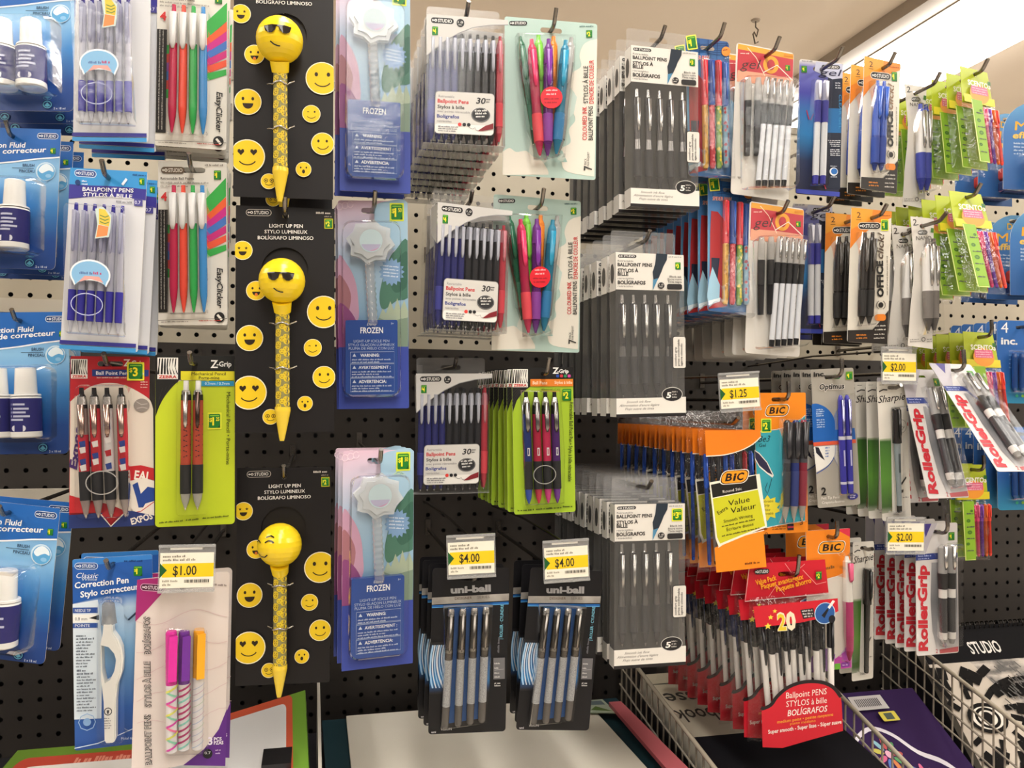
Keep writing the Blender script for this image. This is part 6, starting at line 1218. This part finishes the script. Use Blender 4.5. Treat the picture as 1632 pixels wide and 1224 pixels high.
# ------------------------------------------------------------------ the shelf below: pads, sketchbooks, wire dividers
def slab(name, corners, th, top, edge, art=None, label=None, cat='sketchbook', group=None):
    """a pad lying on the shelf: corners back-left, back-right, front-right, front-left of its cover; artwork in 0..100 (x) by 0..100 (y, towards the viewer)"""
    m = MB(); P = [Vector(c) for c in corners]; n = (P[1] - P[0]).cross(P[3] - P[0]).normalized(); n = n if n.z > 0 else -n
    lo = [p - n * th for p in P]
    m.add(P, [(0, 3, 2, 1)], top); m.add(lo, [(0, 1, 2, 3)], edge)
    for i in range(4): j = (i + 1) % 4; m.add([P[i], P[j], lo[j], lo[i]], [(0, 1, 2, 3)], edge)
    o = m.build(name, None, True); 
    if art:
        class QQ:
            k = .01 * (P[1] - P[0]).length
            def __call__(s, x, y): return x, y
        f = MB(QQ(), .0003, .00005); art(f); out = []
        for (x, d, y) in f.v:
            u, v = x / 100, y / 100; p = P[0].lerp(P[1], u).lerp(P[3].lerp(P[2], u), v) + n * (-d); out.append(tuple(p))
        base = len(m.v); me = o.data; f.v = out; f.f = [tuple(i for i in fc) for fc in f.f]
        mm = MB(); mm.v = m.v + f.v; mm.f = m.f + [tuple(i + base for i in fc) for fc in f.f]; mm.names = m.names + [n_ for n_ in f.names if n_ not in m.names]; mm.mi = m.mi + [mm.names.index(f.names[i]) for i in f.mi]; mm.sm = m.sm + f.sm
        o.data = mm.mesh(name); bpy.data.meshes.remove(me)
    tag(o, label, cat, group)
    return o
noisy('pad_paper', '#dcd5c6', '#e2dbcd', 6, .6)
slab('poster_board', [(.02, -.04, .968), (.49, -.04, .968), (.495, -.60, .962), (.03, -.60, .962)], .012, '#1f3a42', '#1a2f36', None, 'dark teal poster board under the white pad', 'poster board')
slab('paper_pad', [(.055, -.05, .976), (.43, -.05, .976), (.436, -.58, .97), (.055, -.58, .97)], .007, 'pad_paper', '#c9c2b2', None, 'large blank white paper pad under the black rollerballs', 'paper pad')
slab('postcard', [(.405, -.07, .979), (.455, -.07, .979), (.458, -.13, .979), (.418, -.12, .979)], .0015, '#b9c4b0', '#8a9a80', lambda f: (f.rect(10, 10, 90, 40, '#6a7a80'), f.poly([(15, 80), (50, 50), (90, 90)], '#5f7a3a')), 'small green card lying at the corner of the white pad', 'card')
slab('pink_pad', [(.455, -.1, .985), (.475, -.1, .985), (.478, -.6, .98), (.44, -.6, .98)], .006, '#c96a72', '#a85058', None, 'narrow strip of pink pad against the left wire divider', 'paper pad')
def art_esq(f):
    f.rect(0, 0, 100, 41, '#c9bea6'); f.rect(0, 27, 100, 41, '#a9a08e'); f.rect(0, 41, 100, 100, '#131216:e')
    f.text('esquisse', 62, 14, 7.5, '#2a2722', w=58, rot=180, b=.01); f.text('sketchbook', 62, 25, 7.5, '#2a2722', w=60, rot=180, b=.01); f.text('18', 40, 4, 3, '#2a2722', w=8, rot=180); f.line([(0, 7.5), (70, 7.5)], .5, '#4a443a')
slab('sketch_pad', [(.512, -.09, 1.02), (.745, -.09, 1.02), (.745, -.52, .947), (.512, -.52, .947)], .03, '#17161a', '#d2cabb', art_esq, 'sketch pad with cream top half and black lower cover')
def art_flowers(f):
    pal = ['#3f8a4a', '#c8702a', '#3a62b0', '#c84a7a', '#b9b03a', '#7fb0c0', '#b03a3a']
    f.poly(sm([(2, 100), (2, 40), (14, 28), (34, 22), (50, 27), (62, 38), (80, 46), (96, 66), (98, 100)], 1, 7), '#d9d2dc'); f.poly(sm([(3, 100), (4, 41), (15, 30), (34, 24.5), (48, 29), (60, 40.5), (78, 49), (93, 68), (95, 100)], 1, 7), '#33204a:e')
    rnd = random.Random(2)
    for cx, cy, r in ((34, 39, 13), (14, 48, 10), (52, 55, 12), (28, 64, 12), (68, 64, 10), (48, 80, 12), (80, 80, 10), (16, 84, 11)):
        for k in range(9):
            a = R(40 * k); x, y = cx + r * .62 * math.cos(a), cy + r * .5 * math.sin(a); c, s = math.cos(a), math.sin(a)
            f.poly([(x + r * .36 * math.cos(t) * c - r * .15 * math.sin(t) * s, y + (r * .36 * math.cos(t) * s + r * .15 * math.sin(t) * c) * .8) for t in [i * math.pi / 5 for i in range(10)]], pal[(k + int(cx)) % 7])
        f.ell(cx, cy, r * .22, r * .18, '#d8a0b8', 12)
    f.rect(30, 4, 62, 13, '#b9b4b4'); [f.rect(34 + k * 1.8, 6, 35 + k * 1.8, 11, '#4a464a') for k in range(13)]; f.rect(48, 15, 64, 21, '#c9b820', 1); f.rect(52, 16, 60, 20, '#2a3a1c'); f.rect(0, 0, 1, 100, '#5a3f70')
slab('colouring_book', [(.785, -.14, .985), (.972, -.14, .985), (.972, -.40, .8373), (.785, -.40, .8373)], .012, '#33204a:e', '#d0c8d0', art_flowers, 'purple colouring book with bright flower doodles', 'colouring book')
noisy('ink_art', '#1c1a19', '#c9c0b4', 16, .5, 0, .9, (1, .6, 1), 6); noisy('grey_art', '#4a4540', '#b9aea2', 26, .5, 0, .2, (1, 3, 1), 6)
def art_sketch(f):
    K, W = '#151312:e', '#c2b8ab:e'; rnd = random.Random(12)
    f.rect(0, 0, 100, 17, '#121113:e'); f.text('STUDIO', 21, 13.5, 5.5, '#d6d2cc', w=14, b=.02)
    f.rect(0, 17, 100, 100, W)
    f.poly([(18, 17), (42, 17), (54, 30), (60, 50), (62, 72), (50, 66), (38, 50), (26, 34)], 'grey_art'); f.poly([(42, 17), (100, 17), (100, 100), (86, 82), (70, 60), (58, 34)], '#a89c90')
    # striped face on the left: strokes sweeping round an eye
    for k in range(26):
        a0 = R(14 * k); r0 = 9 + 3 * (k % 3); cx, cy = 12, 42
        P = [(cx + (r0 + 4.5 * t) * 1.15 * math.cos(a0 + .13 * t), cy + (r0 + 4.5 * t) * math.sin(a0 + .13 * t)) for t in range(5)]
        P = [(x, y) for x, y in P if -0.5 < x < 44 and 18 < y < 99]
        if len(P) > 1:
            for (p0, p1), wd in zip(zip(P, P[1:]), (2.8, 3.6, 2.6, 1.4)): f.line([p0, p1], wd * rnd.uniform(.7, 1.2), K)
    f.ell(12, 42, 8, 6.5, '#d8d0c4'); f.ring(12, 42, 8, 6.5, 1.6, K); f.ring(12, 42, 5, 4.5, 1.2, K); f.ell(12, 42, 2.4, 2.6, K)
    for k in range(14): f.line([(16 + k * 2, 62 + k * 1.4), (24 + k * 2, 66 + rnd.uniform(-2, 3) + k), (36 + k * 1.8, 63 + k * 2)], rnd.uniform(.5, 1.8), K)
    f.poly([(22, 70), (40, 76), (52, 88), (40, 92), (26, 84)], K)
    for k in range(60):
        x, y = rnd.uniform(22, 50), rnd.uniform(18, 45); f.line([(x, y), (x + 1.6, y + 3)], .5, '#3a3530')
    f.poly([(62, 26), (76, 24), (90, 30), (84, 40), (70, 38)], K); f.ell(75, 32, 4, 3.2, '#8a7f74'); f.ell(75, 32, 2, 2, '#0f0e0d')
    for k in range(12): f.line([(60 + k * 3.2, 19 + (k % 3)), (62 + k * 3.4, 24 + (k % 4))], .9, K)
    f.poly([(70, 60), (90, 56), (100, 62), (100, 76), (84, 74)], 'grey_art')
    f.poly([(0, 78), (100, 74), (100, 100), (0, 100)], '#d8452a'); f.text('Sketch', 14, 88, 6, '#2a1410', w=20, sh=.3, rot=-1); f.text('book', 38, 87.5, 6, '#2a1410', w=14, sh=.3, rot=-1)
sb = slab('spiral_sketchbook', [(1.0, -.10, 1.069), (1.45, -.10, 1.069), (1.45, -.36, .793), (1.0, -.36, .793)], .014, '#c4b9ac', '#8a8478', art_sketch, 'spiral sketchbook with black and white animal drawings')
co = MB()
for k in range(44):
    x = 1.008 + k * .01; co.tube([(x, -.1 + .006 * math.cos(a), 1.069 + .006 * math.sin(a)) for a in [R(d) for d in range(0, 361, 45)]], .0011, '#3a3836:m', 5)
co.build('spiral_binding', sb, True)
def art_kid(f):
    f.rect(0, 0, 100, 100, '#5f7f2a'); f.rect(6, 6, 94, 100, '#b04232', 6); f.rect(12, 12, 88, 100, '#d8d4ce', 5); f.micro(42, 78, 12, 3.5, '#d88a74')
    f.poly([(16 + 3.4 * (1 if j % 2 == 0 else .45) * math.sin(R(36 * j)), 20 - 4 * (1 if j % 2 == 0 else .45) * math.cos(R(36 * j))) for j in range(10)], '#c8402f')
slab('activity_pad', [(-.35, -.18, 1.012), (-.17, -.18, 1.012), (-.15, -.6, 1.0), (-.36, -.6, 1.0)], .02, '#5f7f2a', '#5f8a24', art_kid, 'green and red framed children\'s pad at the lower left', 'activity pad')
def art_kid2(f):
    f.rect(0, 0, 100, 100, '#6a9230'); f.rect(0, 0, 89, 100, '#bf5236', 4); f.rect(0, 5, 84, 100, '#cfcdcb', 4)
slab('activity_pad', [(-.16, -.20, 1.030), (-.005, -.15, 1.052), (.008, -.6, 1.0198), (-.14, -.6, 1.0024)], .018, '#6f9e2c', '#5f8a24', art_kid2, 'tilted white pad with orange and green edges below smiley pens', 'activity pad')
b = MB(); b.prism; b.box(-.02, -.345, 1.032, .012, -.30, 1.046, '#1c1b1c:p'); b.box(-.014, -.352, 1.026, .004, -.345, 1.034, '#1c1b1c:p')
o = b.build('pad_clip', None, True); o.location = (-.03, -.02, -.001); tag(o, 'black plastic clip on the tilted orange edged pad', 'clip')
# perforated steel divider
b = MB(); y0, y1 = -.05, -.62; n = 30
for k in range(n):
    ya, yb = y0 + (y1 - y0) * k / n, y0 + (y1 - y0) * (k + .55) / n; yc = y0 + (y1 - y0) * (k + 1) / n
    b.box(.012, yc, .936, .015, ya, 1.018, '#b9b2a8:p'); b.box(.012, yb, 1.018, .015, ya, 1.03, '#b9b2a8:p')
b.box(.0115, y1, 1.03, .0155, y0, 1.038, '#c4bdb2:p')
o = b.build('shelf_divider', None, True); tag(o, 'perforated pale steel shelf divider left of the white pad', 'divider')
def wire_fence(a, c, label, step=.021, drop=.075, cross=4):
    t = empty('wire_divider'); COL.objects.link(t); t['_live'] = 1; A, B = Vector(a), Vector(c); t.location = A; B = B - A; A = Vector((0, 0, 0))
    m = MB(); m.tube([A, B], .0032, '#b3a896:p', 8); m.build('top_rail', t)
    L = (B - A).length; n = int(L / step); w = MB()
    for k in range(n + 1):
        p = A.lerp(B, k / n); w.tube([p, p + Vector((0, 0, -.13))], .0016, '#9a9082:p', 5)
    for j in range(cross):
        off = Vector((-.003, 0, -.03 - .03 * j)); w.tube([A + off, B + off], .0016, '#9a9082:p', 5)
    w.build('wire_grid', t); tag(t, label, 'wire divider', 'wire shelf dividers')
wire_fence((.503, -.03, 1.047), (.503, -.60, .945), 'white wire divider left of the cream and black sketch pad')
wire_fence((.765, -.03, 1.084), (.765, -.60, .919), 'white wire divider between sketch pad and colouring book')
wire_fence((.986, -.05, 1.073), (.986, -.60, .930), 'white wire divider between colouring book and spiral sketchbook')
for r in PROTOS.values():
    for ch in list(r.children):
        for g in list(ch.children): bpy.data.objects.remove(g)
        bpy.data.objects.remove(ch)
    bpy.data.objects.remove(r)
for o in SC.objects:
    if '_live' in o: del o['_live']
